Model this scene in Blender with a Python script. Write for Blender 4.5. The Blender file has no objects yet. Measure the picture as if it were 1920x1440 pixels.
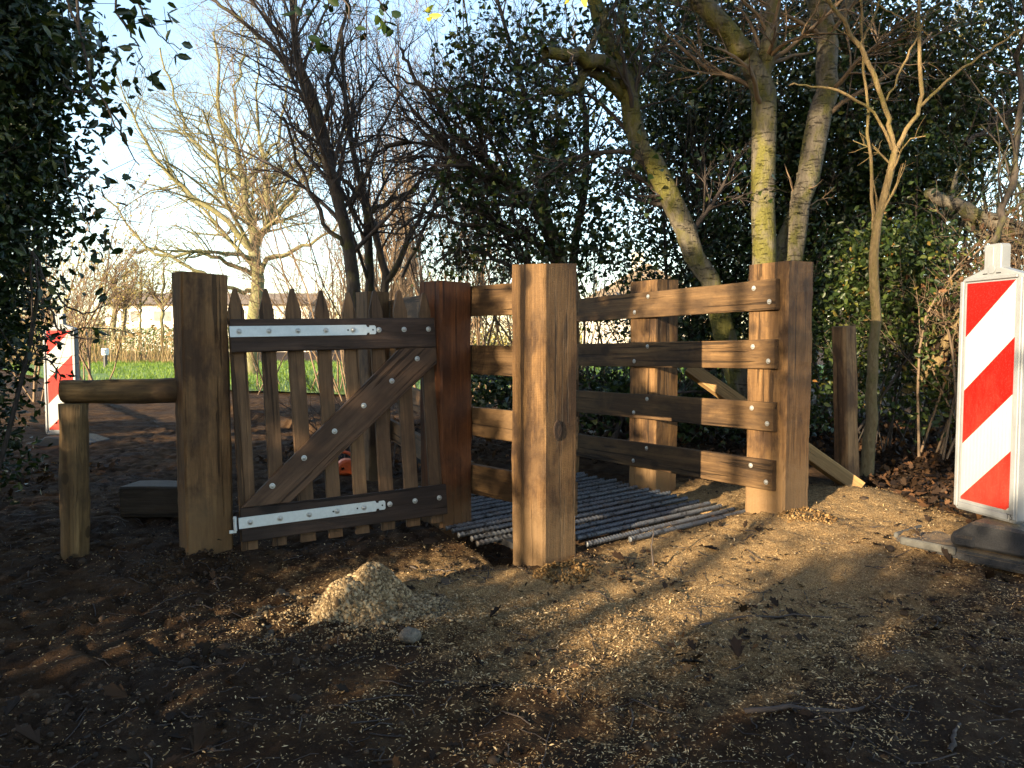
import bpy, bmesh, math, random
import numpy as np
from mathutils import Matrix, Vector, Euler

# ------------------------------------------------------------------ camera, sky, sun, exposure
S = bpy.context.scene
COL = S.collection
FPX, PITCH, CAMZ = 1450.0, math.radians(3.16), 1.0
cam_d = bpy.data.cameras.new("camera"); cam = bpy.data.objects.new("camera", cam_d); COL.objects.link(cam)
cam.location = (0, 0, CAMZ); cam.rotation_euler = (math.pi/2 - PITCH, 0, 0)
cam_d.sensor_width = 36.0; cam_d.lens = FPX/1920*36; cam_d.clip_start = 0.05; cam_d.clip_end = 2000
S.camera = cam
SUN_EL, SUN_AZ = math.radians(13.0), math.radians(42)      # light travels towards azimuth 42 deg right of +Y
TAN = math.tan(SUN_EL)
W = bpy.data.worlds.new("World"); S.world = W; W.use_nodes = True
wn = W.node_tree.nodes; wl = W.node_tree.links
sky = wn.new("ShaderNodeTexSky"); sky.sky_type = 'NISHITA'; sky.sun_disc = False
sky.sun_elevation = SUN_EL; sky.sun_rotation = SUN_AZ + math.pi; sky.air_density = 1.0; sky.dust_density = 0.8; sky.ozone_density = 1.0
wl.new(sky.outputs[0], wn["Background"].inputs[0]); wn["Background"].inputs[1].default_value = 0.15
sun_d = bpy.data.lights.new("sun", 'SUN'); sun_d.energy = 5.0; sun_d.angle = math.radians(0.5); sun_d.color = (1.0, 0.80, 0.52)
sun = bpy.data.objects.new("sun", sun_d); COL.objects.link(sun)
LD = Vector((math.sin(SUN_AZ)*math.cos(SUN_EL), math.cos(SUN_AZ)*math.cos(SUN_EL), -math.sin(SUN_EL)))
sun.rotation_euler = LD.to_track_quat('-Z', 'Y').to_euler(); sun.location = (-20, -30, 12)
S.view_settings.view_transform = 'Standard'; S.view_settings.look = 'None'
S.view_settings.exposure = 1.9; S.view_settings.gamma = 1.0
S.render.engine = 'CYCLES'
S.cycles.use_denoising = True; S.cycles.denoiser = 'OPENIMAGEDENOISE'; S.cycles.denoising_input_passes = 'RGB_ALBEDO_NORMAL'; S.cycles.denoising_prefilter = 'ACCURATE'; S.cycles.use_adaptive_sampling = False
S.cycles.max_bounces = 6; S.cycles.diffuse_bounces = 2; S.cycles.transparent_max_bounces = 4
S.cycles.sample_clamp_indirect = 4.0

# ------------------------------------------------------------------ helpers
cp, sp = math.cos(PITCH), math.sin(PITCH)
def ray(u, v):
    a, b = (u-960)/FPX, (720-v)/FPX
    return Vector((a, cp + b*sp, -sp + b*cp))
def at(u, v, d):                       # point on the sight line of a photo pixel, d metres ahead
    r = ray(u, v); return Vector((0, 0, CAMZ)) + r*(d/r.y)
def gnd(u, v, z=0.0):
    r = ray(u, v); return Vector((0, 0, CAMZ)) + r*((z-CAMZ)/r.z)
def sm(a, b, x):
    t = np.clip((np.asarray(x, float)-a)/(b-a), 0, 1); return t*t*(3-2*t)
_pr = np.random.default_rng(5); _perm = np.concatenate([_pr.permutation(256)]*3); _ga = _pr.uniform(0, 2*np.pi, 256)
def perlin(x, y):
    x = np.asarray(x, float); y = np.asarray(y, float)
    xi = np.floor(x).astype(int); yi = np.floor(y).astype(int); xf = x-xi; yf = y-yi
    def g(ix, iy, dx, dy):
        h = _ga[_perm[(_perm[ix & 255] + iy) & 255]]; return np.cos(h)*dx + np.sin(h)*dy
    u = xf*xf*xf*(xf*(xf*6-15)+10); v = yf*yf*yf*(yf*(yf*6-15)+10)
    a = g(xi, yi, xf, yf); b = g(xi+1, yi, xf-1, yf); c = g(xi, yi+1, xf, yf-1); d = g(xi+1, yi+1, xf-1, yf-1)
    return (a+(b-a)*u) + ((c+(d-c)*u)-(a+(b-a)*u))*v
def fbm(x, y, o=4):
    r = 0; a = 1
    for k in range(o): r = r + a*perlin(x*2**k+17*k, y*2**k-9*k); a *= .5
    return r
def mesh_np(name, V, F):
    V = np.asarray(V, np.float32); F = np.asarray(F, np.int32); k = F.shape[1]
    me = bpy.data.meshes.new(name); me.vertices.add(len(V)); me.vertices.foreach_set("co", V.ravel())
    me.loops.add(F.size); me.loops.foreach_set("vertex_index", F.ravel())
    me.polygons.add(len(F)); me.polygons.foreach_set("loop_start", np.arange(0, F.size, k, dtype=np.int32))
    try: me.polygons.foreach_set("loop_total", np.full(len(F), k, np.int32))
    except Exception: pass
    me.update(calc_edges=True); return me
def link(name, me, mat=None, parent=None, smooth=False):
    o = bpy.data.objects.new(name, me); COL.objects.link(o)
    if mat is not None and me is not None and not me.materials: me.materials.append(mat)
    if smooth: me.polygons.foreach_set("use_smooth", np.ones(len(me.polygons), bool))
    if parent is not None: o.parent = parent
    return o
def tag(o, label, cat, group=None, kind=None):
    o["label"] = label; o["category"] = cat
    if group: o["group"] = group
    if kind: o["kind"] = kind
    return o
def struct(o, kind="structure", label=None, cat=None):
    o["kind"] = kind
    if label: o["label"] = label
    if cat: o["category"] = cat
    return o
def empty(name, loc, label, cat, group=None, M=None):
    o = bpy.data.objects.new(name, None); COL.objects.link(o); o.empty_display_size = .1
    if M is not None: o.matrix_world = M
    else: o.location = loc
    return tag(o, label, cat, group)
def orient(o, loc, zd, yd):
    z = Vector(zd).normalized(); y = Vector(yd); y = (y - z*y.dot(z)).normalized(); x = y.cross(z)
    o.matrix_local = Matrix(((x.x, y.x, z.x, loc[0]), (x.y, y.y, z.y, loc[1]), (x.z, y.z, z.z, loc[2]), (0, 0, 0, 1)))
    return o

# ------------------------------------------------------------------ materials
class NT:
    def __init__(s, name):
        s.m = bpy.data.materials.new(name); s.m.use_nodes = True; s.n = s.m.node_tree.nodes; s.l = s.m.node_tree.links
        s.b = s.n["Principled BSDF"]; s.out = s.n["Material Output"]
    def new(s, t, **kw):
        n = s.n.new("ShaderNode"+t)
        for k, v in kw.items():
            if k in n.inputs: n.inputs[k].default_value = v
            else: setattr(n, k, v)
        return n
    def lk(s, a, b): s.l.new(a, b); return s
    def noise(s, vec, scale, detail=4, rough=.55, dist=0.):
        n = s.new("TexNoise"); n.inputs["Scale"].default_value = scale; n.inputs["Detail"].default_value = detail
        n.inputs["Roughness"].default_value = rough; n.inputs["Distortion"].default_value = dist
        if vec is not None: s.l.new(vec, n.inputs["Vector"])
        return n.outputs["Fac"]
    def mapv(s, vec, sc=(1, 1, 1)):
        n = s.new("Mapping"); n.inputs["Scale"].default_value = sc; s.l.new(vec, n.inputs["Vector"]); return n.outputs[0]
    def ramp(s, fac, stops):
        n = s.new("ValToRGB"); s.l.new(fac, n.inputs[0]); e = n.color_ramp.elements
        while len(e) < len(stops): e.new(.5)
        for el, (p, c) in zip(e, stops):
            el.position = p; el.color = (c, c, c, 1) if isinstance(c, (int, float)) else (*c, 1)
        return n.outputs[0]
    def mix(s, fac, a, b, mode='MIX'):
        n = s.new("Mix"); n.data_type = 'RGBA'; n.blend_type = mode
        for sock, v in ((n.inputs[0], fac), (n.inputs[6], a), (n.inputs[7], b)):
            if hasattr(v, "links"): s.l.new(v, sock)
            elif isinstance(v, (int, float)): sock.default_value = v
            else: sock.default_value = (*v, 1)
        return n.outputs[2]
    def math(s, op, a, b=0.0):
        n = s.new("Math"); n.operation = op
        for sock, v in ((n.inputs[0], a), (n.inputs[1], b)):
            if hasattr(v, "links"): s.l.new(v, sock)
            else: sock.default_value = v
        return n.outputs[0]
    def bump(s, h, strength=.3, dist=.01):
        n = s.new("Bump"); n.inputs["Strength"].default_value = strength; n.inputs["Distance"].default_value = dist
        s.l.new(h, n.inputs["Height"]); s.l.new(n.outputs[0], s.b.inputs["Normal"]); return n.outputs[0]
    def col(s, c): s.l.new(c, s.b.inputs["Base Color"]) if hasattr(c, "links") else setattr(s.b.inputs["Base Color"], "default_value", (*c, 1))
    def rough(s, r): s.l.new(r, s.b.inputs["Roughness"]) if hasattr(r, "links") else setattr(s.b.inputs["Roughness"], "default_value", r)
    def objvec(s, rnd=True):
        tc = s.new("TexCoord").outputs["Object"]
        if not rnd: return tc
        oi = s.new("ObjectInfo").outputs["Random"]; k = s.math('MULTIPLY', oi, 37.0)
        n = s.new("VectorMath"); n.operation = 'ADD'; s.l.new(tc, n.inputs[0]); s.l.new(k, n.inputs[1]); return n.outputs[0]

def wood(name, c1, c2, cstain, rough=.7, saw=.5, stain=.5, dirt=0.0, knots=(3.1, .07), crk=.75):
    t = NT(name); v = t.objvec()
    g = t.noise(t.mapv(v, (1, 1, .03)), 75, 8, .7, .5)
    g2 = t.noise(t.mapv(v, (1, 1, .12)), 14, 4, .6, 1.2)
    base = t.ramp(g, [(.3, tuple(x*.7 for x in c1)), (.5, tuple((x+y)/2 for x, y in zip(c1, c2))), (.72, tuple(x*1.25 for x in c2))])
    base = t.mix(t.ramp(g2, [(.38, 0.0), (.66, .8)]), base, tuple(x*.55 for x in c1))
    st = t.noise(t.mapv(v, (1, 1, .45)), 6, 5, .65, .3)
    base = t.mix(t.math('MULTIPLY', t.ramp(st, [(.46, 0.0), (.58, 1.0)]), stain), base, cstain)
    # pale weathering, then cracks and knots
    wp = t.noise(t.mapv(v, (1, 1, .6)), 3.3, 5, .7, .4)
    base = t.mix(t.math('MULTIPLY', t.ramp(wp, [(.5, 0.0), (.66, 1.0)]), .35), base, tuple(x*1.05+.01 for x in c2))
    sw = t.noise(t.mapv(v, (.25, .25, 1)), 95, 3, .6, .1)
    base = t.mix(t.math('MULTIPLY', t.ramp(sw, [(.5, 0.0), (.72, 1.0)]), .14*saw), base, tuple(x*.45 for x in c1))
    ck = t.noise(t.mapv(v, (1, 1, .025)), 34, 4, .55, .15)
    crack = t.ramp(ck, [(.61, 0.0), (.635, 1.0)])
    base = t.mix(t.math('MULTIPLY', crack, crk), base, tuple(x*.18 for x in c1))
    vo = t.new("TexVoronoi"); vo.inputs["Scale"].default_value = knots[0]; t.lk(t.mapv(v, (1, 1, .7)), vo.inputs["Vector"])
    kn = t.ramp(vo.outputs["Distance"], [(knots[1], 1.0), (knots[1]+.05, 0.0)])
    base = t.mix(t.math('MULTIPLY', kn, .8), base, tuple(x*.25 for x in c1))
    if dirt:
        tz = t.new("SeparateXYZ"); t.lk(t.new("TexCoord").outputs["Object"], tz.inputs[0])
        dz = t.math('ADD', tz.outputs[2], t.math('MULTIPLY', t.noise(v, 18, 5, .7), -.32))
        base = t.mix(t.ramp(dz, [(0.0, dirt), (.16, 0.0)]), base, (.19, .12, .06))
    oi = t.new("ObjectInfo").outputs["Random"]
    base = t.mix(1.0, base, t.ramp(oi, [(0, (.78, .76, .74)), (1, (1.12, 1.08, 1.0))]), 'MULTIPLY')
    t.col(base); t.rough(rough)
    w = t.new("TexWave"); w.bands_direction = 'Z'; w.inputs["Scale"].default_value = 42; w.inputs["Distortion"].default_value = 3.0
    w.inputs["Detail"].default_value = 3; w.inputs["Detail Scale"].default_value = 1.5; t.lk(v, w.inputs["Vector"])
    h = t.math('ADD', t.math('MULTIPLY', g, 1.0), t.math('MULTIPLY', w.outputs["Fac"], saw*.12))
    h = t.math('SUBTRACT', h, t.math('MULTIPLY', crack, 1.5))
    t.bump(h, .8, .006); t.b.inputs["Specular IOR Level"].default_value = .3
    return t.m
def plain(name, c, rough=.6, metal=0.0, nscale=20, var=.25, bump=.15):
    t = NT(name); v = t.objvec(); n = t.noise(v, nscale, 5, .65)
    t.col(t.ramp(n, [(.3, tuple(x*(1-var) for x in c)), (.7, tuple(min(1, x*(1+var)) for x in c))]))
    t.rough(rough); t.b.inputs["Metallic"].default_value = metal; t.bump(n, bump, .005); return t.m
def leafmat(name, stops, rough=.42, trans=.25, spec=.4):
    t = NT(name); ge = t.new("NewGeometry"); c = t.ramp(ge.outputs["Random Per Island"], stops)
    t.col(c); t.rough(rough); t.b.inputs["Specular IOR Level"].default_value = spec
    tr = t.new("BsdfTranslucent"); t.lk(t.mix(1.0, c, (1.5, 1.5, .7), 'MULTIPLY'), tr.inputs[0])
    mx = t.new("MixShader"); mx.inputs[0].default_value = trans
    t.lk(t.b.outputs[0], mx.inputs[1]); t.lk(tr.outputs[0], mx.inputs[2]); t.lk(mx.outputs[0], t.out.inputs[0]); return t.m
def bark(name, c1, c2, moss=None, mossamt=.5, scale=30, lent=True):
    t = NT(name); v = t.objvec(False)
    n = t.noise(t.mapv(v, (1, 1, .35)), scale, 6, .65, .4)
    base = t.ramp(n, [(.3, c1), (.7, c2)])
    h = n
    if lent:
        le = t.noise(t.mapv(v, (1, 1, 5)), scale*.45, 3, .6, .2)
        lm = t.ramp(le, [(.58, 0.0), (.66, 1.0)]); base = t.mix(t.math('MULTIPLY', lm, .6), base, tuple(x*.3 for x in c1)); h = t.math('SUBTRACT', n, lm)
    if moss:
        mn = t.noise(t.mapv(v, (1, 1, .5)), 7, 5, .7, .3)
        mk = t.ramp(mn, [(.62-mossamt*.4, 0.0), (.72-mossamt*.3, 1.0)])
        fine = t.noise(v, 90, 4, .7)
        mc = t.ramp(fine, [(.3, tuple(x*.5 for x in moss)), (.75, tuple(x*1.25 for x in moss))])
        base = t.mix(t.math('MULTIPLY', mk, .85), base, mc)
    t.col(base); t.rough(.75); t.bump(h, .9, .02); t.b.inputs["Specular IOR Level"].default_value = .25
    return t.m

M = {}
M['post']   = wood('oak_post', (.112, .056, .020), (.222, .128, .053), (.032, .016, .008), saw=.9, stain=.8, dirt=.8)
M['post_b'] = wood('brown_post', (.12, .062, .026), (.22, .128, .058), (.04, .022, .013), saw=.6, stain=.8, dirt=.5)
M['post_r'] = wood('red_hardwood_post', (.115, .037, .0105), (.21, .076, .023), (.05, .018, .008), saw=.4, stain=.7, dirt=.6)
M['rail']   = wood('oak_rail', (.095, .051, .021), (.17, .102, .045), (.034, .02, .011), saw=.6, stain=.6)
M['grail']  = wood('dark_gate_rail', (.046, .029, .022), (.082, .054, .041), (.026, .018, .015), saw=.15, stain=.5)
M['brace']  = wood('gate_brace', (.098, .056, .034), (.155, .094, .058), (.052, .031, .02), saw=.15, stain=.5)
M['picket'] = wood('gate_picket', (.13, .074, .039), (.205, .125, .067), (.065, .038, .023), saw=.3, stain=.5)
M['log']    = wood('peeled_log', (.13, .08, .036), (.23, .148, .068), (.045, .027, .016), saw=.0, stain=.8, knots=(11, .2), crk=.2)
M['stake']  = wood('weathered_stake', (.24, .125, .055), (.36, .21, .10), (.07, .036, .02), saw=.2, stain=.8)
M['pale']   = wood('fresh_timber', (.30, .18, .07), (.40, .26, .115), (.18, .10, .04), saw=.3, stain=.4)
M['block']  = wood('tarred_sleeper', (.02, .017, .015), (.05, .042, .035), (.015, .012, .01), saw=.1, stain=.4)
M['plank']  = wood('grey_plank', (.15, .125, .095), (.23, .195, .15), (.08, .06, .045), saw=.3, stain=.5)
M['zinc']   = plain('galvanised_steel', (.50, .54, .56), .40, .35, 60, .08, .05)
M['bolt']   = plain('zinc_bolt', (.40, .40, .39), .38, .55, 80, .15, .05)
M['hole']   = plain('hole_shade', (.02, .02, .02), .9)  # near-black colour painted for the shade inside holes and slots
M['plastic'] = plain('grey_beacon_plastic', (.20, .212, .228), .5, 0, 9, .14, .1)
M['rubber'] = plain('recycled_rubber', (.045, .047, .052), .75, 0, 40, .4, .5)
M['ink']    = plain('marker_ink', (.03, .03, .03), .6)
M['orange'] = plain('orange_plastic', (.62, .10, .02), .4, 0, 30, .2)
M['redlid'] = plain('red_plastic', (.55, .06, .03), .45, 0, 30, .2)
M['dark']   = plain('black_plastic', (.02, .02, .022), .5, 0, 30, .3)

def rebar_mat():
    t = NT('weathered_rebar'); v = t.objvec(); n = t.noise(v, 9, 5, .7); f = t.noise(v, 120, 4, .6)
    c = t.ramp(f, [(.3, (.055, .059, .068)), (.7, (.16, .168, .185))])
    c = t.mix(t.ramp(n, [(.54, 0.0), (.7, .7)]), c, (.085, .05, .025))
    c = t.mix(t.ramp(t.noise(v, 30, 4, .6), [(.56, 0.0), (.64, .9)]), c, (.012, .010, .009))
    t.col(c); t.rough(.55); t.b.inputs["Metallic"].default_value = .35; t.bump(f, .2, .002); return t.m
M['rebar'] = rebar_mat()
def panel_mat(Wp, Hp, nb):
    t = NT('retroreflective_chevron'); tc = t.new("TexCoord").outputs["Object"]; s = t.new("SeparateXYZ"); t.lk(tc, s.inputs[0])
    q = t.math('ADD', t.math('MULTIPLY', s.outputs[2], -nb/Hp), t.math('MULTIPLY', s.outputs[0], 1/Wp))
    par = t.math('MODULO', t.math('FLOOR', t.math('ADD', q, 20.0)), 2.0)
    vo = t.new("TexVoronoi"); vo.inputs["Scale"].default_value = 160; t.lk(tc, vo.inputs["Vector"])
    wv = t.new("TexWave"); wv.bands_direction = 'X'; wv.inputs["Scale"].default_value = 17; wv.inputs["Distortion"].default_value = .3; t.lk(tc, wv.inputs["Vector"])
    wh = t.mix(t.math('MULTIPLY', wv.outputs["Fac"], .35), (.40, .41, .395), (.28, .29, .285))
    rd = t.mix(t.math('MULTIPLY', wv.outputs["Fac"], .35), (.40, .007, .004), (.28, .004, .003))
    c = t.mix(par, rd, wh)
    sp_ = t.noise(tc, 70, 4, .7); c = t.mix(t.ramp(sp_, [(.72, 0.0), (.76, .7)]), c, (.12, .09, .07))
    dn = t.noise(t.mapv(tc, (1, 1, .4)), 11, 6, .7)
    dz = t.math('ADD', t.math('MULTIPLY', s.outputs[2], -.55/Hp), t.math('MULTIPLY', dn, .75))
    c = t.mix(t.ramp(dz, [(.6, 0.0), (1.0, .25)]), c, (.16, .12, .08))
    c = t.mix(t.ramp(vo.outputs["Distance"], [(.0, .16), (.35, 0.0)]), c, (.2, .2, .2))
    t.b.inputs['Specular IOR Level'].default_value = .15; t.col(c); t.rough(.55); t.bump(t.math('ADD', vo.outputs["Distance"], t.math('MULTIPLY', wv.outputs["Fac"], .4)), .25, .002)
    return t.m
M['holly']  = leafmat('dark_evergreen_leaf', [(0, (.007, .017, .006)), (.5, (.017, .035, .010)), (.85, (.034, .056, .014)), (1, (.085, .10, .022))], .32, .18, .5)
M['ivy']    = leafmat('ivy_leaf', [(0, (.009, .02, .007)), (.6, (.024, .046, .012)), (.92, (.055, .078, .02)), (1, (.19, .19, .045))], .35, .22, .5)
M['bramble'] = leafmat('bramble_leaf', [(0, (.012, .022, .007)), (.6, (.032, .056, .013)), (.88, (.075, .10, .022)), (.96, (.17, .17, .035)), (1, (.20, .085, .022))], .45, .3)
M['dead']   = leafmat('dead_oak_leaf', [(0, (.016, .010, .007)), (.6, (.04, .022, .012)), (.9, (.10, .048, .022)), (1, (.18, .09, .04))], .7, .12, .2)
M['yellow'] = leafmat('yellow_leaf', [(0, (.35, .36, .05)), (1, (.50, .48, .10))], .5, .4)
M['far_leaf'] = leafmat('sunlit_distant_leaf', [(0, (.16, .13, .04)), (.6, (.30, .25, .07)), (1, (.38, .30, .10))], .6, .3)
M['hedge']  = leafmat('clipped_hedge_leaf', [(0, (.03, .06, .012)), (1, (.09, .15, .03))], .5, .2)
M['reed']   = leafmat('dry_reed', [(0, (.15, .10, .05)), (.6, (.26, .19, .10)), (1, (.38, .29, .17))], .7, .2, .2)
M['grass']  = leafmat('lawn_grass', [(0, (.05, .10, .01)), (.6, (.115, .20, .018)), (1, (.19, .24, .035))], .5, .35)
M['moss']   = bark('mossy_bark', (.05, .042, .03), (.17, .145, .105), (.115, .105, .014), .52, 26)
M['mossy2'] = bark('grey_mossy_bark', (.07, .058, .045), (.17, .145, .11), (.10, .095, .018), .42, 34)
M['sapling'] = bark('pale_sapling_bark', (.13, .088, .04), (.25, .18, .09), (.16, .13, .04), .35, 60, False)
M['darkbark'] = bark('dark_bark', (.030, .023, .020), (.075, .060, .050), (.07, .07, .02), .25, 30, False)
M['palebark'] = bark('lichen_bark', (.095, .086, .048), (.20, .185, .105), (.15, .145, .055), .5, 12, False)
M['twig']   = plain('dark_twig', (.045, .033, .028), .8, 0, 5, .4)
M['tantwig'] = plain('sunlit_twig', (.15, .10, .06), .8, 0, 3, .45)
M['brick']  = plain('pale_render', (.60, .55, .47), .8, 0, 2, .1)
M['roof']   = plain('brown_roof_tile', (.17, .13, .095), .8, 0, 6, .3)
M['wframe'] = plain('white_paint', (.8, .8, .78), .5)
M['glass']  = plain('window_glass', (.10, .12, .14), .12, 0, 3, .3, .0)
M['marker'] = plain('marker_cap', (.55, .60, .68), .5)

# ------------------------------------------------------------------ ground
def gh(x, y):
    x = np.asarray(x, float); y = np.asarray(y, float)
    z = .055*sm(0, .75, y-2.95-.42*np.exp(-((x-.15)/.5)**2))*(1-.45*sm(-.5, -1.0, x)*sm(-1.4, -1.1, x)) + .035*sm(.8, 1.5, x)*sm(3.1, 3.9, y)
    z = z - .03*sm(4.5, 7.5, y)*sm(1.5, .5, x)
    z = z + .08*np.exp(-(((x-1.95)/.26)**2 + ((y-4.35)/.3)**2)) + .10*sm(2.2, 3.6, x)*sm(3.6, 5.5, y)
    for px, py, a, r in POSTM: z = z + a*np.exp(-(((x-px)**2+(y-py)**2)/r**2))
    gu = (x-.05)*.809+(y-3.22)*.588; gv = -(x-.05)*.5376+(y-3.22)*.843      # hollow under the bar grid
    z = z - .09*sm(.02, .10, gu)*sm(1.47, 1.38, gu)*sm(.16, .26, gv) + .012*sm(-.1, .0, gv)*sm(.26, .16, gv)*sm(.2, .4, gu)*sm(1.5, 1.4, gu)*sm(1.84, 1.76, gv)
    near = sm(17, 9, y)*sm(-.5, .5, y+1)
    z = z + near*(.030*fbm(x*1.1+3, y*1.1, 3) + .018*fbm(x*4.3, y*4.3+7, 3) + .012*(.35-np.abs(fbm(x*8+2, y*8, 3))) + .012*fbm(x*17, y*17, 2) + .006*(.3-np.abs(perlin(x*31, y*31))))
    rut = np.abs(perlin(x*5.1+y*1.7, y*4.0)); z = z - near*.022*np.clip(.12-rut, 0, .12)/.12*sm(.3, -1.0, x-.5*(y-3))
    z = z + (1-near)*(.05*fbm(x*.35, y*.35, 3) + .02*fbm(x*1.7, y*1.7, 2)*sm(40, 15, y))
    return z
POSTM = [(-1.42, 3.30, .015, .20), (.24, 3.30, .018, .14), (1.42, 3.95, .03, .2), (-.33, 3.95, .03, .2), (.42, 3.28, .035, .15)]
def sawmask(x, y):
    x = np.asarray(x, float); y = np.asarray(y, float)
    a = np.exp(-(((x-.85)/.72)**2 + ((y-3.5)/.8)**2))*1.2 + .28*np.exp(-(((x-1.6)/.7)**2 + ((y-2.9)/.8)**2))
    a = a + .75*np.exp(-(((x+.25)/.75)**2 + ((y-3.15)/.42)**2))
    a = a + .55*np.exp(-(((x-.35)/.9)**2+((y-2.4)/.6)**2))
    a = a + .8*np.exp(-(((x-2.0)/.6)**2+((y-4.0)/.7)**2)) + .85*np.exp(-(((x-.9)/.9)**2+((y-4.6)/.55)**2)) + .5*np.exp(-(((x+.8)/.7)**2+((y-5.0)/.6)**2))
    a = a + .16*fbm(x*2.3+11, y*2.3, 3) + .12*fbm(x*7, y*7+3, 2)
    gu = (x-.05)*.809+(y-3.22)*.588; gv = -(x-.05)*.5376+(y-3.22)*.843
    a = a - .6*sm(.0, .12, gu)*sm(1.48, 1.38, gu)*sm(-.02, .08, gv)*sm(1.86, 1.76, gv)
    return np.clip(a, 0, 1)
def axis(*segs):
    out = []
    for a, b, n in segs: out.append(np.linspace(a, b, n, endpoint=False))
    out.append([segs[-1][1]]); return np.concatenate(out)
GX = axis((-400, -60, 8), (-60, -12, 24), (-12, -4.2, 80), (-4.2, 4.2, 380), (4.2, 12, 80), (12, 60, 24), (60, 400, 8))
GY = axis((-60, -4, 16), (-4, .9, 30), (.9, 5.6, 250), (5.6, 10, 120), (10, 20, 90), (20, 60, 60), (60, 600, 14))
gx, gy = np.meshgrid(GX, GY); gz = gh(gx, gy)
nx, ny = len(GX), len(GY)
idx = np.arange(nx*ny).reshape(ny, nx)
GF = np.stack([idx[:-1, :-1], idx[:-1, 1:], idx[1:, 1:], idx[1:, :-1]], -1).reshape(-1, 4)
gme = mesh_np("ground", np.stack([gx, gy, gz], -1).reshape(-1, 3), GF)
sa = gme.attributes.new("sawdust", 'FLOAT', 'POINT'); sa.data.foreach_set("value", sawmask(gx, gy).astype(np.float32).ravel())
lit_m = np.clip(sm(1.6, 2.6, gx)*sm(3.6, 4.8, gy) + sm(6.2, 7.5, gy)*sm(-1.0, .5, gx), 0, 1)
lt = gme.attributes.new("litter", 'FLOAT', 'POINT'); lt.data.foreach_set("value", lit_m.astype(np.float32).ravel())
def ground_mat():
    t = NT('muddy_ground'); tc = t.new("TexCoord").outputs["Object"]
    a1 = t.new("Attribute"); a1.attribute_name = "sawdust"; a2 = t.new("Attribute"); a2.attribute_name = "litter"
    big = t.noise(tc, 1.6, 5, .6); mid = t.noise(tc, 9, 6, .65); fine = t.noise(tc, 60, 6, .7); vf = t.noise(tc, 230, 4, .7)
    mud = t.ramp(mid, [(.3, (.022, .0115, .0055)), (.5, (.062, .034, .0165)), (.75, (.125, .075, .039))])
    mud = t.mix(t.ramp(big, [(.42, 0.0), (.62, .8)]), mud, t.ramp(fine, [(.3, (.016, .0095, .006)), (.7, (.045, .027, .0165))]))
    saw = t.ramp(vf, [(.34, (.08, .045, .02)), (.5, (.35, .22, .10)), (.66, (.70, .52, .28))])
    f = t.math('ADD', a1.outputs["Fac"], t.math('MULTIPLY', t.math('SUBTRACT', fine, .5), 1.1))
    f = t.math('ADD', f, t.math('MULTIPLY', t.math('SUBTRACT', mid, .5), .9))
    fac = t.ramp(f, [(.36, 0.0), (.95, .95)])
    c = t.mix(fac, mud, saw)
    c = t.mix(t.math('MULTIPLY', a2.outputs["Fac"], .7), c, t.ramp(fine, [(.3, (.022, .014, .009)), (.7, (.10, .055, .028))]))
    t.col(c)
    wet = t.ramp(big, [(.45, .95), (.7, .75)]); t.rough(t.mix(fac, wet, (.9, .9, .9)))
    h = t.math('ADD', t.math('MULTIPLY', mid, 2.0), t.math('ADD', fine, t.math('MULTIPLY', vf, .5)))
    t.bump(h, 1.0, .022); t.b.inputs["Specular IOR Level"].default_value = .12
    return t.m
ground = struct(link("ground", gme, ground_mat(), smooth=True))
ground["label"] = "churned dark mud strewn with pale sawdust round the gate"

# ------------------------------------------------------------------ generic builders
def tubes(P, R, k=6):
    """P (n,m,3) polylines, R (n,m) radii -> quad mesh arrays"""
    n, m, _ = P.shape
    T = np.gradient(P, axis=1); T /= np.linalg.norm(T, axis=2, keepdims=True)+1e-9
    ref = np.where(np.abs(T[:, :1, 2:3]) > .9, np.array([1., 0, 0]), np.array([0, 0, 1.]))
    A = np.cross(T, ref); A /= np.linalg.norm(A, axis=2, keepdims=True)+1e-9
    B = np.cross(T, A)
    th = np.arange(k)*2*np.pi/k
    V = P[:, :, None, :] + R[:, :, None, None]*(np.cos(th)[None, None, :, None]*A[:, :, None, :] + np.sin(th)[None, None, :, None]*B[:, :, None, :])
    base = (np.arange(n)*m*k)[:, None, None] + (np.arange(m-1)*k)[None, :, None]
    j = np.arange(k)[None, None, :]; j2 = (j+1) % k
    F = np.stack([base+j, base+j2, base+k+j2, base+k+j], -1).reshape(-1, 4)
    return V.reshape(-1, 3), F
def join(parts):
    Vs, Fs, o = [], [], 0
    for V, F in parts: Vs.append(V); Fs.append(F+o); o += len(V)
    return np.concatenate(Vs), np.concatenate(Fs)
def spline(pts, m, rng=None, wob=0.0):
    pts = np.asarray(pts, float); n = len(pts)
    t = np.linspace(0, n-1, m); i = np.clip(t.astype(int), 0, n-2); f = (t-i)[:, None]
    p0 = pts[np.clip(i-1, 0, n-1)]; p1 = pts[i]; p2 = pts[i+1]; p3 = pts[np.clip(i+2, 0, n-1)]
    r = .5*((2*p1)+(-p0+p2)*f+(2*p0-5*p1+4*p2-p3)*f*f+(-p0+3*p1-3*p2+p3)*f**3)
    if rng is not None and wob: r[1:-1, :3] += rng.normal(0, wob, (m-2, 3))
    return r
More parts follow.
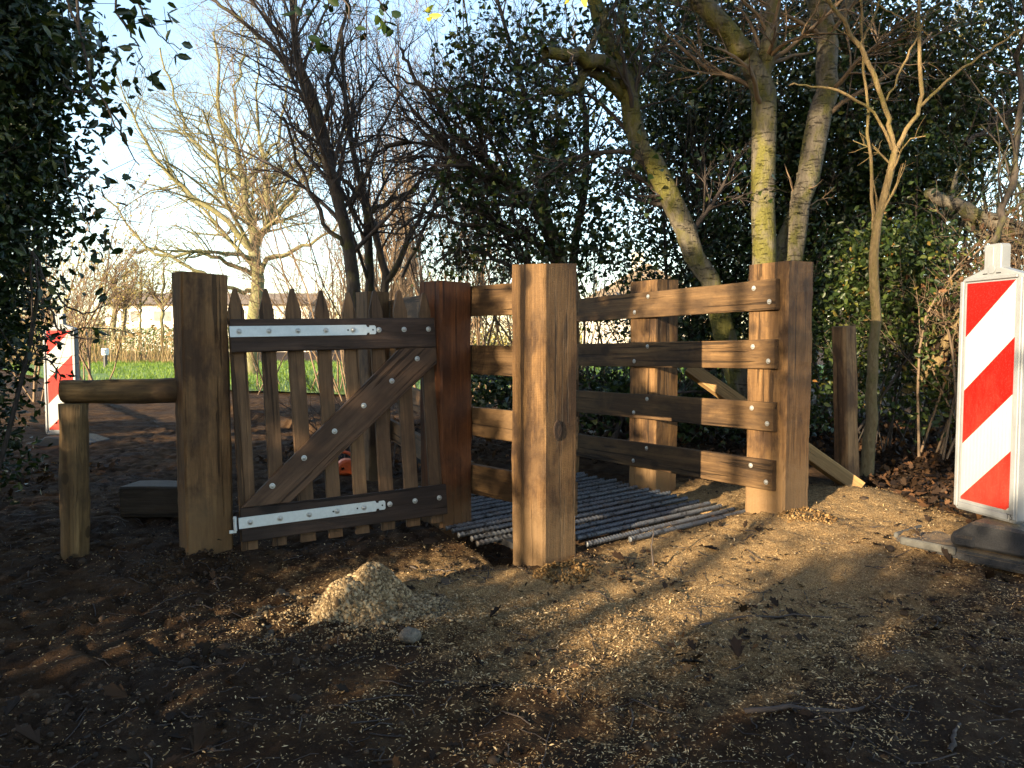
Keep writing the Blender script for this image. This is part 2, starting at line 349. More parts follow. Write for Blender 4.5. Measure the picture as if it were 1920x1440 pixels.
def spawn(P, R, n, rng, tmin=.25, lr=.5, ang=(.5, 1.0), up=.1, m=5, wob=.18, rr=.6, rmin=.001, curve=0.0, lmin=0.0, lmax=9.0):
    N, Mm, _ = P.shape
    plen = np.linalg.norm(np.diff(P, axis=1), axis=2).sum(1)
    i = rng.choice(N, n, p=plen/plen.sum()); t = rng.uniform(tmin, 1, n); x = t*(Mm-1); j = np.clip(x.astype(int), 0, Mm-2); f = (x-j)[:, None]
    st = P[i, j]*(1-f)+P[i, j+1]*f; tn = P[i, j+1]-P[i, j]; tn /= np.linalg.norm(tn, axis=1, keepdims=True)+1e-9
    r0 = (R[i, j]*(1-f[:, 0])+R[i, j+1]*f[:, 0])*rr
    q = rng.normal(size=(n, 3)); q -= tn*(q*tn).sum(1, keepdims=True); q /= np.linalg.norm(q, axis=1, keepdims=True)+1e-9
    a = rng.uniform(*ang, n)[:, None]; d = tn*np.cos(a)+q*np.sin(a); d[:, 2] += up; d /= np.linalg.norm(d, axis=1, keepdims=True)
    L = np.clip(plen[i]*lr*rng.uniform(.55, 1.25, n)*(1.15-.55*t), lmin, lmax)
    pts = [st]
    for k in range(m-1):
        d = d + rng.normal(0, wob, (n, 3)); d[:, 2] += curve; d /= np.linalg.norm(d, axis=1, keepdims=True)
        pts.append(pts[-1]+d*(L/(m-1))[:, None])
    P2 = np.stack(pts, 1); R2 = np.maximum(r0, rmin)[:, None]*np.linspace(1, .35, m)[None, :]
    return P2, np.maximum(R2, rmin*.6)
SHAPES = {
 'rhomb': (np.array([[0, 0, 0], [.45, .27, .09], [1, 0, 0], [.45, -.27, .09]]), [(0, 1, 2), (0, 2, 3)]),
 'oval': (np.array([[0, 0, 0], [.22, .2, .06], [.6, .23, .07], [1, 0, -.06], [.6, -.23, .07], [.22, -.2, .06]]), [(0, 1, 2), (0, 2, 3), (0, 3, 4), (0, 4, 5)]),
 'ivy': (np.array([[0, 0, 0], [.1, .42, .08], [.45, .25, .04], [1, 0, -.05], [.45, -.25, .04], [.1, -.42, .08]]), [(0, 1, 2), (0, 2, 3), (0, 3, 4), (0, 4, 5)]),
 'holly': (np.array([[0, 0, 0], [.14, .17, .05], [.24, .13, .02], [.4, .26, .09], [.52, .17, .02], [.68, .23, .09], [.8, .11, .0], [1, 0, -.08],
                     [.8, -.11, .0], [.68, -.23, .09], [.52, -.17, .02], [.4, -.26, .09], [.24, -.13, .02], [.14, -.17, .05]]),
           [(0, i, i+1) for i in range(1, 7)] + [(0, i, i+1) for i in range(7, 13)]),
 'oak': (np.array([[0, 0, 0], [.2, .16, .06], [.3, .1, .0], [.45, .3, .14], [.55, .16, .02], [.75, .25, .12], [.82, .1, .03], [1, 0, .1],
                   [.82, -.1, .03], [.75, -.25, .12], [.55, -.16, .02], [.45, -.3, .14], [.3, -.1, .0], [.2, -.16, .06]]),
         [(0, i, i+1) for i in range(1, 7)] + [(0, i, i+1) for i in range(7, 13)]),
 'chip': (np.array([[0, .1, 0], [.5, .16, .1], [1, 0, .02], [.45, -.15, .08]]), [(0, 1, 2), (0, 2, 3)]),
 'blade': (np.array([[0, .05, 0], [0, -.05, 0], [.6, .03, .06], [1, 0, .22]]), [(0, 1, 2), (1, 3, 2)]),
}
def leaves(C, size, rng, shape='rhomb', droop=-.2, flat=None, up=False):
    C = np.asarray(C, float); n = len(C); T, FT = SHAPES[shape]; FT = np.array(FT)
    if up: d = rng.normal(0, .22, (n, 3)); d[:, 2] += 1
    else:
        d = rng.normal(size=(n, 3)); d[:, 2] = d[:, 2]*(flat if flat is not None else .8)+droop
    d /= np.linalg.norm(d, axis=1, keepdims=True)
    nn = rng.normal(size=(n, 3)); 
    if flat is not None: nn = nn*flat+np.array([0, 0, 1.])
    nn -= d*(nn*d).sum(1, keepdims=True); nn /= np.linalg.norm(nn, axis=1, keepdims=True)+1e-9
    s = np.cross(nn, d); sz = np.broadcast_to(np.asarray(size, float), (n,)) * rng.uniform(.65, 1.25, n)
    V = C[:, None, :] + sz[:, None, None]*(T[None, :, 0:1]*d[:, None, :] + T[None, :, 1:2]*s[:, None, :] + T[None, :, 2:3]*nn[:, None, :])
    F = (np.arange(n)*len(T))[:, None, None] + FT[None]
    return V.reshape(-1, 3), F.reshape(-1, 3)
def blob(ells, ncl, per, rad, rng, shell=.45, keep=None):
    """clusters of points inside a union of ellipsoids [(cx,cy,cz,rx,ry,rz)]"""
    E = np.array(ells); w = E[:, 3]*E[:, 4]*E[:, 5]; i = rng.choice(len(E), ncl, p=w/w.sum())
    d = rng.normal(size=(ncl, 3)); d /= np.linalg.norm(d, axis=1, keepdims=True)
    r = rng.uniform(shell, 1, ncl)**.6; c = E[i, :3]+d*r[:, None]*E[i, 3:]
    if keep is not None: c = c[keep(c)]
    p = np.repeat(c, per, 0)+rng.normal(0, rad, (len(c)*per, 3)); return p, c
def box_me(name, dx, dy, dz, bev=.003, seg=1):
    bm = bmesh.new(); bmesh.ops.create_cube(bm, size=1); bmesh.ops.scale(bm, vec=(dx, dy, dz), verts=bm.verts)
    if bev: bmesh.ops.bevel(bm, geom=bm.edges[:], offset=bev, segments=seg, affect='EDGES')
    me = bpy.data.meshes.new(name); bm.to_mesh(me); bm.free(); return me
def prism_me(name, poly, th, bev=.002, origin=(0, 0)):
    """outline in the x-z plane, y from 0 to th"""
    bm = bmesh.new(); vs = [bm.verts.new((x-origin[0], 0, z-origin[1])) for x, z in poly]; f = bm.faces.new(vs)
    r = bmesh.ops.extrude_face_region(bm, geom=[f]); bmesh.ops.translate(bm, vec=(0, th, 0), verts=[v for v in r['geom'] if isinstance(v, bmesh.types.BMVert)])
    bmesh.ops.recalc_face_normals(bm, faces=bm.faces)
    if bev: bmesh.ops.bevel(bm, geom=bm.edges[:], offset=bev, segments=1, affect='EDGES')
    me = bpy.data.meshes.new(name); bm.to_mesh(me); bm.free(); return me
def timber_me(name, L, w, d, segs=8, ch=.008, jit=.003, seed=0, slant=(0, 0), round_=False, bend=0.0, ksides=14):
    """sawn length: z 0..L, ragged edges; round_=True gives a peeled pole"""
    rng = np.random.default_rng(seed)
    if round_: th = np.arange(ksides)*2*np.pi/ksides; ring = np.stack([np.cos(th)*w/2, np.sin(th)*d/2], 1)
    else:
        a, b = w/2, d/2; ring = np.array([(a, -b+ch), (a, b-ch), (a-ch, b), (-a+ch, b), (-a, b-ch), (-a, -b+ch), (-a+ch, -b), (a-ch, -b)])
    k = len(ring); V = []; ph = rng.uniform(0, 99, k)
    for s in range(segs+1):
        z = L*s/segs; t = s/segs
        off = perlin(np.full(k, z*3.0)+ph, ph*1.7)*jit*2.2 + rng.normal(0, jit*.25, k)
        sc = 1+off/np.maximum(np.hypot(ring[:, 0], ring[:, 1]), 1e-3)
        r = ring*sc[:, None]; r = r+np.array([bend*math.sin(math.pi*t), 0])
        zz = np.full(k, z) + (r[:, 0]*slant[0]+r[:, 1]*slant[1] if s == segs else 0)
        V.append(np.column_stack([r, zz]))
    V = np.concatenate(V); F = []
    for s in range(segs):
        for j in range(k): F.append((s*k+j, s*k+(j+1) % k, (s+1)*k+(j+1) % k, (s+1)*k+j))
    c0, c1 = len(V), len(V)+1
    V = np.vstack([V, [V[:k].mean(0)], [V[segs*k:segs*k+k].mean(0)]])
    for j in range(k): F.append((c0, (j+1) % k, j)); F.append((c1, segs*k+j, segs*k+(j+1) % k))
    me = bpy.data.meshes.new(name); me.from_pydata([tuple(v) for v in V], [], F); me.update(); return me
def lathe_me(name, prof, k=12):
    V = []; F = []
    for r, z in prof:
        for j in range(k): a = 2*math.pi*j/k; V.append((r*math.cos(a), r*math.sin(a), z))
    for s in range(len(prof)-1):
        for j in range(k): F.append((s*k+j, s*k+(j+1) % k, (s+1)*k+(j+1) % k, (s+1)*k+j))
    F.append(tuple((len(prof)-1)*k+j for j in range(k)))
    me = bpy.data.meshes.new(name); me.from_pydata(V, [], F); me.update(); return me
BOLT = lathe_me("bolt", [(.013, 0), (.013, .0025), (.0085, .003), (.008, .006), (.005, .0085), (.0015, .0092)]); BOLT.materials.append(M['bolt'])
HOLE = lathe_me("hole_disc", [(.0045, 0), (.0045, .0006)], 8); HOLE.materials.append(M['hole'])  # raised dark disc standing in for the shade of an open hole

# ------------------------------------------------------------------ posts, fences
def ang(a): a = math.radians(a); return Vector((math.cos(a), math.sin(a), 0)), Vector((-math.sin(a), math.cos(a), 0))
def post_obj(name, nc, w, th, ztop, mat, parent=None, seed=0, slant=(0, 0), zb=-.25, lean=(0, 0)):
    rd, ld = ang(th); c = Vector((nc[0], nc[1], 0)) + (rd+ld)*(w/2)
    g0 = float(gh(c.x, c.y))
    L = ztop-(g0+zb)
    me = timber_me(name, L, w, w, 40, .010, .0045, seed, slant)
    me.transform(Matrix.Translation((0, 0, zb)))            # object z 0 sits at the ground line
    o = link(name, me, mat, parent); o.location = (c.x, c.y, g0)
    o.rotation_euler = (lean[0], lean[1], math.radians(th)); return o, c
NC_A, NC_C, NC_B, NC_D, NC_E, NC_G = (-1.432, 3.36), (.140, 3.33), (-.355, 3.866), (1.385, 3.90), (.875, 4.70), (.344, 5.53)
gate_post, cA = post_obj("gate_post", NC_A, .20, 33.9, 1.302, M['post_b'], seed=1, slant=(-.05, .03))
tag(gate_post, "square brown timber gate post carrying the picket gate's hinges", "gate post")

RZ = [(1.13, 1.285), (.83, .98), (.51, .66), (.205, .36)]
def rails(root, p0, p1, yd, th, zoff0, zoff1, mats, ends=.0, seed=0, n=4):
    """horizontal boards from p0 to p1 (plan), yd = towards the posts"""
    out = []
    for k, (z0, z1) in enumerate(RZ[:n]):
        zc = (z0+z1)/2
        a = Vector((p0[0], p0[1], zc+zoff0)); b = Vector((p1[0], p1[1], zc+zoff1)); d = b-a
        me = timber_me("rail", d.length, z1-z0, th, 10, .003, .0018, seed+k)
        o = link("rail", me, mats[k % len(mats)], root); orient(o, a-root.location, d, yd); out.append(o)
    return out
def bolt(parent, loc, nrm, me=BOLT, name="bolt", up=(0, 0, 1)):
    o = link(name, me, None, parent); return orient(o, loc, nrm, up if abs(Vector(nrm).z) < .9 else (0, 1, 0))

# right fence: posts D, E, G and four boards on their inner side
rf = empty("board_fence", (NC_D[0], NC_D[1], 0), "four-board timber fence right of the bar grid, with bolted boards", "fence", "board fences beside the grid")
for nc, w, th, zt, sd, mt in ((NC_D, .235, 38, 1.405, 11, 'post'), (NC_E, .215, 40, 1.375, 12, 'post'), (NC_G, .2, 40, 1.36, 13, 'post_b')):
    o, c = post_obj("post", nc, w, th, zt, M[mt], None, sd, (.03, -.02)); o.parent = rf; o.location = o.location-rf.location
dv = (Vector((NC_E[0]-NC_D[0], NC_E[1]-NC_D[1], 0))).normalized(); nv = Vector((-dv.y, dv.x, 0))     # nv: into the passage
if nv.x > 0: nv = -nv
pD = Vector((NC_D[0], NC_D[1], 0)); off = nv*.022
r0 = pD+dv*.045+off; r1 = pD+dv*2.15+off
rr = rails(rf, r0, r1, -nv, .034, .030, -.005, [M['rail']], seed=30)
for k, (z0, z1) in enumerate(RZ):
    for t, dz in ((.08, -.035), (.18, .04), (.98, .05), (1.10, -.04)):
        zo = .030-.035*t/2.1
        p = pD+dv*t+off+nv*.0185; bolt(rf, Vector((p.x, p.y, (z0+z1)/2+zo+dz))-rf.location, nv)
# left fence: posts C, B, F and boards on the passage side
lf = empty("board_fence", (NC_C[0], NC_C[1], 0), "board fence left of the bar grid, ending in a knotted square front post", "fence", "board fences beside the grid")
oc, cC = post_obj("post", NC_C, .212, 42.7, 1.345, M['post'], None, 21, (.07, .05)); oc.parent = lf; oc.location = oc.location-lf.location
ob, cB = post_obj("post", NC_B, .195, 40.2, 1.302, M['post_r'], None, 22, (-.02, .02)); ob.parent = lf; ob.location = ob.location-lf.location
ob["label"] = "reddish brown hardwood latch post"
rdC, ldC = ang(42.7); rc = Vector((NC_C[0], NC_C[1], 0))+rdC*.212
rdB, ldB = ang(40.2); rb = Vector((NC_B[0], NC_B[1], 0))+rdB*.195
dl = (rb-rc).normalized(); nl = Vector((dl.y, -dl.x, 0)); 
if nl.x < 0: nl = -nl
fF = at(731, 600, 5.95); pF = Vector((fF.x, fF.y, 0))          # right corner of the far post
dl2 = (pF-rb).normalized(); nl2 = Vector((dl2.y, -dl2.x, 0))
of, cF = post_obj("post", (pF-rdB*.19)[:2], .19, 40.2, 1.375, M['post_b'], None, 23); of.parent = lf; of.location = of.location-lf.location
rails(lf, rc+dl*.03+nl*.02, rb+dl*.05+nl*.02, -nl, .034, -.005, .0, [M['rail']], seed=40)
rails(lf, rb+dl2*.08+nl2*.02, pF+dl2*.15+nl2*.02, -nl2, .034, .0, .03, [M['post_b']], seed=44)
# knot on the front face of post C
kn = Vector((NC_C[0], NC_C[1], 0))+rdC*.082; kz = 1-(808-640)*3.38/1450
kmat = plain('knot_bark', (.035, .017, .008), .85, 0, 60, .5, .8); kin = M['rail']
kme = lathe_me("knot", [(.034, -.006), (.033, .0008), (.027, .0022), (.012, .0018), (.002, .0016)], 14); ko = link("knot", kme, kmat, lf)
knrm = Vector((math.sin(math.radians(42.7)), -math.cos(math.radians(42.7)), 0))
orient(ko, Vector((kn.x, kn.y, kz))-lf.location+knrm*.002, knrm, (0, 0, 1)); ko.scale = (.8, 1.35, 1)
kc = link("knot_core", lathe_me("knot_core", [(.021, .0), (.019, .0035), (.012, .0045), (.002, .004)], 12), M['post'], lf); kc.matrix_local = ko.matrix_local.copy()
# diagonal prop behind post D and the short stake
pr = timber_me("timber_prop", .98, .085, .07, 6, .004, .002, 51)
pa, pb = at(1292, 690, 5.05), at(1612, 918, 4.56)
prop = link("timber_prop", pr, M['pale']); orient(prop, pa, pb-pa, (0, -1, .3)); prop.scale = (1, 1, (pb-pa).length/.98)
tag(prop, "pale diagonal timber prop bracing the fence, foot in the sawdust", "timber")
st_b = gnd(1588, 890, .17); st = timber_me("wooden_stake", 1.15, .115, .10, 10, .012, .006, 52)
st.transform(Matrix.Translation((0, 0, -.15))); stake = link("wooden_stake", st, M['stake'])
stake.location = (st_b.x, st_b.y, float(gh(st_b.x, st_b.y))); stake.rotation_euler = (.02, -.085, .5)
tag(stake, "leaning weathered wooden stake between the fence and the thicket", "stake")

# ------------------------------------------------------------------ picket gate
gx_ = Vector((.875, .485, .02)).normalized(); gz_ = Vector((-.075, .075, 1)); gz_ = (gz_-gx_*gz_.dot(gx_)).normalized(); gy_ = gz_.cross(gx_)
GO = Vector((-1.195, 3.375, .072))
gate = empty("picket_gate", None, "low brown picket gate with diagonal brace and zinc hinge straps", "gate",
             M=Matrix(((gx_.x, gy_.x, gz_.x, GO.x), (gx_.y, gy_.y, gz_.y, GO.y), (gx_.z, gy_.z, gz_.z, GO.z), (0, 0, 0, 1))))
GL = .985; PX = [.036 + i*(GL-.036-.04)/7 for i in range(8)]
for i, x in enumerate(PX):
    r_ = random.Random(i); w = .066+r_.uniform(-.003, .006); h = 1.168+r_.uniform(-.008, .008)
    poly = [(-w/2, 0), (w/2, 0), (w/2, h-.105), (w*.12, h-.004), (0, h), (-w*.12, h-.004), (-w/2, h-.105)]
    me = prism_me("picket", poly, .022, .0025); o = link("picket", me, M['picket'], gate); o.location = (x, .001, 0); o.rotation_euler = (0, r_.uniform(-.006, .006), 0)
for zc in (.117, .955):
    me = timber_me("gate_rail", GL, .148, .030, 8, .003, .001, int(zc*100)); o = link("gate_rail", me, M['grail'], gate)
    orient(o, (0, -.0155, zc), (1, 0, 0), (0, 1, 0))
bp = [(0.004, .1935), (.215, .1935), (.981, .80), (.981, .879), (.79, .879)]
ca = math.atan2(.66, .80); bd = Vector((math.cos(ca), 0, math.sin(ca)))
loc_poly = [(-(x*math.sin(ca)-z*math.cos(ca)), x*math.cos(ca)+z*math.sin(ca)) for x, z in bp]
loc_poly = [(-a, b) for a, b in loc_poly]
bo = link("brace", prism_me("brace", loc_poly, .029, .0025), M['brace'], gate); bo.location = (0, -.0305, 0); bo.rotation_euler = (0, math.pi/2-ca, 0)
for zc, sx in ((.972, -.004), (.128, -.012)):
    h = .0245
    sp_ = [(0, -h), (.625, -h), (.63, -.014), (.642, -.014), (.642, -h+.003), (.668, -h+.003), (.674, -.015), (.674, .015), (.668, h-.003), (.642, h-.003), (.642, .014), (.63, .014), (.625, h), (0, h)]
    s_ = link("hinge_strap", prism_me("hinge_strap", sp_, .005, .0008), M['zinc'], gate); s_.location = (sx, -.0365, zc)
    for hx in (.42, .535, .658): bolt(s_, (hx, -.0002, 0), (0, -1, 0), HOLE, "hole_disc")
    for i, x in enumerate(PX): bolt(gate, (x, -.0368 if x < .66 else -.0308, zc-(.0 if x < .66 else .0)), (0, -1, 0))
    if zc > .5: continue
    pin = link("hinge_pin", lathe_me("hinge_pin", [(.008, -.032), (.008, .028), (.006, .032)], 10), M['zinc'], gate); pin.location = (sx-.014, -.028, zc)
    pl = link("hinge_plate", box_me("hinge_plate", .03, .012, .014, .001), M['zinc'], gate); pl.location = (sx-.024, -.02, zc-.034)
for t in (.09, .255, .42, .585, .75, .905):
    bolt(gate, (.06+t*.90, -.0308, .215+t*.675), (0, -1, 0))

# ------------------------------------------------------------------ log barrier, sleeper block
lb = gnd(142, 1042, .035)
bar = empty("log_barrier", (lb.x, lb.y, float(gh(lb.x, lb.y))), "peeled round-log barrier, one upright and one horizontal pole left of gate", "barrier")
gl0 = bar.location.z
pm = timber_me("upright_log", .722+.2-gl0, .118, .118, 14, .01, .005, 61, (0, 0), True); pm.transform(Matrix.Translation((0, 0, -.2)))
ul = link("upright_log", pm, M['log'], bar, True); ul.rotation_euler = (0, .018, .3)
hl = timber_me("horizontal_log", .56, .112, .108, 14, .01, .005, 62, (.1, .1), True, .006)
ho = link("horizontal_log", hl, M['log'], bar, True); a = at(121, 734, 3.5)-bar.location; ho.parent = bar; orient(ho, a, (1, .045, .014), (0, 1, 0))
k0 = gnd(222, 978, .04); sb = link("sleeper_block", timber_me("sleeper_block", .52, .165, .20, 6, .008, .003, 63), M['block'])
orient(sb, (k0.x, k0.y+.14, float(gh(k0.x, k0.y))+.085), (1, -.10, .02), (.1, 1, .0))
tag(sb, "black sleeper offcut lying on the mud behind the gate post", "timber block")

# ------------------------------------------------------------------ bar grid
R0, Rd = Vector((1.262, 4.10, 0)), Vector((-.5376, .843, 0)).normalized(); L0 = Vector((.05, 3.22, 0))
grid = empty("bar_grid", ((R0.x+L0.x)/2, (R0.y+L0.y)/2, .06), "cattle grid of ribbed steel bars laid across the passage", "grid")
k, seg, rb_ = 10, 300, .0105
zz = np.linspace(0, 1.40, seg+1); th = np.arange(k)*2*np.pi/k
fr = np.mod(zz[:, None]/.026 + .35*np.abs(np.sin(th[None, :]))*1.6, 1); rad = rb_ + .0045*np.exp(-((fr-.5)/.2)**2)*(np.abs(np.cos(th))[None, :]*-.2+1)
V = np.stack([rad*np.cos(th), rad*np.sin(th), np.repeat(zz[:, None], k, 1)], -1).reshape(-1, 3)
b_ = (np.arange(seg)*k)[:, None]; j = np.arange(k)[None, :]; j2 = (j+1) % k
F = np.stack([b_+j, b_+j2, b_+k+j2, b_+k+j], -1).reshape(-1, 4)
F = np.vstack([F, [[0, 9, 8, 7], [0, 7, 6, 5], [0, 5, 4, 3], [0, 3, 2, 1]], np.array([[0, 1, 2, 3], [0, 3, 4, 5], [0, 5, 6, 7], [0, 7, 8, 9]])+seg*k])
BAR = mesh_np("steel_bar", V, F); BAR.materials.append(M['rebar']); BAR.polygons.foreach_set("use_smooth", np.ones(len(BAR.polygons), bool))
rg = random.Random(3); nb = 22
for i in range(nb):
    a = L0+Rd*(i*.083)+Vector((rg.uniform(-.015, .015), 0, 0)); b = R0+Rd*(i*.083)
    a.z = .056+rg.uniform(-.004, .004); b.z = .092+rg.uniform(-.004, .004); d = b-a
    if i == 0: a = a+d*.42
    else:                                        # bars that would meet the front post start beyond it
        pc = Vector((cC.x, cC.y, 0)); t_ = (pc-Vector((a.x, a.y, 0))).dot(d)/d.dot(d); q_ = a+d*t_; gap = .175**2-(Vector((q_.x, q_.y, 0))-pc).length_squared
        if gap > 0 and t_ < .6: a = a+d*(t_+math.sqrt(gap)/d.length)
    d = b-a
    s0 = rg.uniform(0, .04) if i else 0; s1 = rg.uniform(.0, .05)
    aa = a+d.normalized()*s0; bb = b-d.normalized()*(s1 if i else -.02)
    o = link("steel_bar", BAR, None, grid); orient(o, aa-grid.location, bb-aa, (0, 0, 1)); o.scale = (1, 1, (bb-aa).length/1.40)
for t in (.12, .5, .88):
    a = L0.lerp(R0, t)+Rd*.24; e = a+Rd*1.5
    o = link("support_beam", box_me("support_beam", .05, 1.50, .03, .002), M['dark'], grid); c = (a+e)/2; o.location = (c.x-grid.location.x, c.y-grid.location.y, -.019)
    o.rotation_euler = (0, 0, math.atan2(-Rd.x, Rd.y))

def text_mesh(name, fc):
    tmp = bpy.data.objects.new("tmp", fc); COL.objects.link(tmp); me = bpy.data.meshes.new_from_object(tmp.evaluated_get(bpy.context.evaluated_depsgraph_get()))
    bpy.data.objects.remove(tmp); bpy.data.curves.remove(fc); o = bpy.data.objects.new(name, me); COL.objects.link(o); return o
# ------------------------------------------------------------------ striped beacons
Wp, Hp = .255, .955
PANEL = panel_mat(Wp, Hp, 4.05)
def beacon(loc, xd, label, tilt=0.0, foot=True, text=None, group="striped road beacons"):
    x = Vector((xd[0], xd[1], 0)).normalized(); y = Vector((-x.y, x.x, 0)); z = Vector((0, 0, 1))
    z = (z + x*tilt).normalized(); x = y.cross(z)
    root = empty("road_beacon", None, label, "road beacon", group, Matrix(((x.x, y.x, z.x, loc[0]), (x.y, y.y, z.y, loc[1]), (x.z, y.z, z.z, loc[2]), (0, 0, 0, 1))))
    w, H = .33, 1.03
    out = [(-w/2+.012, 0), (w/2-.012, 0), (w/2, .012), (w/2, H-.018), (w/2-.012, H-.002), (.045, H+.032), (.045, H+.125), (.038, H+.134), (-.038, H+.134), (-.045, H+.125), (-.045, H+.032), (-w/2+.012, H-.002), (-w/2, H-.018), (-w/2, .012)]
    link("frame", prism_me("frame", out, .05, .004), M['plastic'], root)
    p = link("striped_panel", prism_me("striped_panel", [(0, -Hp), (Wp, -Hp), (Wp, 0), (0, 0)], .002, 0), PANEL, root); p.location = (-Wp/2, -.0035, H-.025)
    for nm, cx, cz, dx, dz in (("rim", -w/2+.014, H/2, .020, H-.03), ("rim", w/2-.014, H/2, .020, H-.03), ("rim", 0, H-.010, w-.056, .014), ("rim", 0, .022, w-.056, .026)):
        r = link(nm, box_me("rim", dx, .012, dz, .003), M['plastic'], root); r.location = (cx, -.0045, cz)
    for sx in (-.035, .035):
        r = link("slot", box_me("slot", .024, .004, .004, .001), M['hole'], root); r.location = (sx, -.0015, H+.010)
    d = link("boss", lathe_me("boss", [(.020, 0), (.020, .003), (.017, .0045)], 16), M['plastic'], root); orient(d, (0, -.0002, H+.028), (0, -1, 0), (0, 0, 1))
    r = link("handle_rib", box_me("handle_rib", .03, .006, .09, .002), M['plastic'], root); r.location = (-.006, -.001, H+.078)
    if text:
        fc = bpy.data.curves.new("marker_lettering", 'FONT'); fc.body = text; fc.size = .030; fc.extrude = .0003; fc.materials.append(M['ink'])
        fo = text_mesh("marker_lettering", fc); fo.parent = root; fo.location = (w/2-.040, -.0115, .018); fo.rotation_euler = (math.pi/2, 0, 0)
    return root
bl, br_ = Vector((1.90, 3.30, 0))*1.1, Vector((1.970, 2.975, 0))*1.1; bc = (bl+br_)/2
b1 = beacon((bc.x, bc.y, .214), (br_-bl)[:2], "red and white striped road beacon on a black foot at the right", 0.0, True, "T5")
b1.matrix_world = b1.matrix_world @ Matrix.Scale(1.045, 4); bz = float(gh(bc.x, bc.y))
def rubber_mat():
    t = NT('dusty_rubber'); v = t.new("TexCoord").outputs["Object"]; n = t.noise(v, 14, 6, .7); f = t.noise(v, 160, 4, .7)
    up = t.new("SeparateXYZ"); t.lk(t.new("NewGeometry").outputs["Normal"], up.inputs[0])
    d = t.math('MULTIPLY', t.ramp(n, [(.36, 0.0), (.55, .95)]), t.ramp(up.outputs[2], [(.6, 0.0), (.95, 1.0)]))
    c = t.ramp(f, [(.3, (.012, .012, .014)), (.7, (.045, .045, .05))])
    t.col(t.mix(d, c, t.ramp(f, [(.35, (.05, .03, .016)), (.65, (.33, .23, .12))]))); t.rough(.7); t.bump(t.math('ADD', f, n), .8, .008); return t.m
M['rubber'] = rubber_mat()
# moulded rubber foot of the right beacon, half covered with sawdust
fa, fb = Vector((.61, -.79, 0)).normalized(), Vector((.79, .61, 0)); fc0 = Vector((1.77, 3.58, 0))
def footpart(name, pa, pb, z, me, mat):
    o = link(name, me, mat, b1); p = fc0+fa*pa+fb*pb
    o.matrix_local = b1.matrix_world.inverted() @ Matrix(((fa.x, fb.x, 0, p.x), (fa.y, fb.y, 0, p.y), (0, 0, 1, bz+z), (0, 0, 0, 1))); return o
footpart("foot_plate", .30, .20, .004, box_me("foot_plate", .58, .38, .05, .012, 2), M['rubber'])
hump = [(-.16, 0), (.20, 0), (.20, .075), (.13, .115), (-.07, .12), (-.16, .05)]
footpart("foot_block", .40, .06, .035, prism_me("foot_block", hump, .30, .012), M['rubber'])
footpart("foot_grip", .30, .20, .06, box_me("foot_grip", .09, .30, .05, .01), M['rubber'])
wrub = plain('worn_grey_rubber', (.055, .054, .05), .8, 0, 20, .5, .3)
footpart("worn_edge", .17, .002, .022, box_me("worn_edge", .24, .022, .038, .006), wrub); footpart("worn_edge", .002, .18, .024, box_me("worn_edge", .022, .26, .036, .006), wrub)
foot = [(-.30, 0), (.36, 0), (.36, .07), (.20, .12), (-.09, .13), (-.13, .10), (-.30, .06)]
bl2 = at(116, 800, 7.4)
b2 = beacon((bl2.x, bl2.y, .10), (1, -.10), "striped road beacon half hidden behind the holly at the left", .0, True, None)
f2 = link("rubber_foot", prism_me("rubber_foot", foot, .34, .014), M['rubber'], b2); f2.location = (0, -.12, -.13)

# ------------------------------------------------------------------ small things behind the gate
o_ = gnd(645, 868, .05); tool = empty("power_tool", (o_.x, o_.y, float(gh(o_.x, o_.y))), "orange plastic tool lying on the sawdust behind the gate", "tool")
tb = link("tool_body", prism_me("tool_body", [(-.06, 0), (.10, 0), (.12, .05), (.10, .10), (.03, .13), (-.03, .11), (-.07, .06)], .13, .018), M['orange'], tool); tb.rotation_euler = (0, 0, .3)
hp = spline([(-.05, -.02, .06, 0), (-.09, -.02, .13, 0), (-.03, -.02, .19, 0), (.06, -.02, .17, 0), (.10, -.02, .08, 0)], 14)
V, F = tubes(hp[None, :, :3], np.full((1, 14), .013), 8); link("tool_handle", mesh_np("tool_handle", V, F), M['orange'], tool, True)
gv = link("tool_guard", prism_me("tool_guard", [(.10, .03), (.16, .03), (.18, .08), (.14, .12), (.10, .10)], .06, .006), M['dark'], tool); gv.location = (0, .03, 0)
o_ = gnd(786, 858, .05); bx = empty("lidded_box", (o_.x, o_.y+.1, float(gh(o_.x, o_.y))), "dark box with a red lid seen through the gate", "box")
q = link("box_body", box_me("box_body", .16, .22, .12, .01), M['dark'], bx); q.location = (0, 0, .06); q = link("box_lid", box_me("box_lid", .17, .23, .035, .008), M['redlid'], bx); q.location = (0, 0, .139); bx.rotation_euler = (0, 0, .3)
def board(u, v, zz_, L, w, th, dirx, label, mat='plank', tilt=.02):
    p = gnd(u, v, zz_); o = link("loose_board", timber_me("loose_board", L, w, th, 6, .003, .002, int(u)), M[mat]); d = Vector((dirx[0], dirx[1], 0)).normalized()
    orient(o, (p.x, p.y, float(gh(p.x, p.y))+th/2+.01), (d.x, d.y, tilt), (0, 0, 1)); return tag(o, label, "board", "loose boards behind the gate")
board(660, 925, .05, .42, .14, .05, (1, .5), "short grey board lying behind the gate's lower rail")
board(1105, 812, .06, .75, .16, .03, (1, .25), "pale loose board on the leaf litter beyond the right fence")
board(1130, 835, .06, .5, .14, .03, (1, -.1), "second loose board, nearer the fence, beside the pale one")

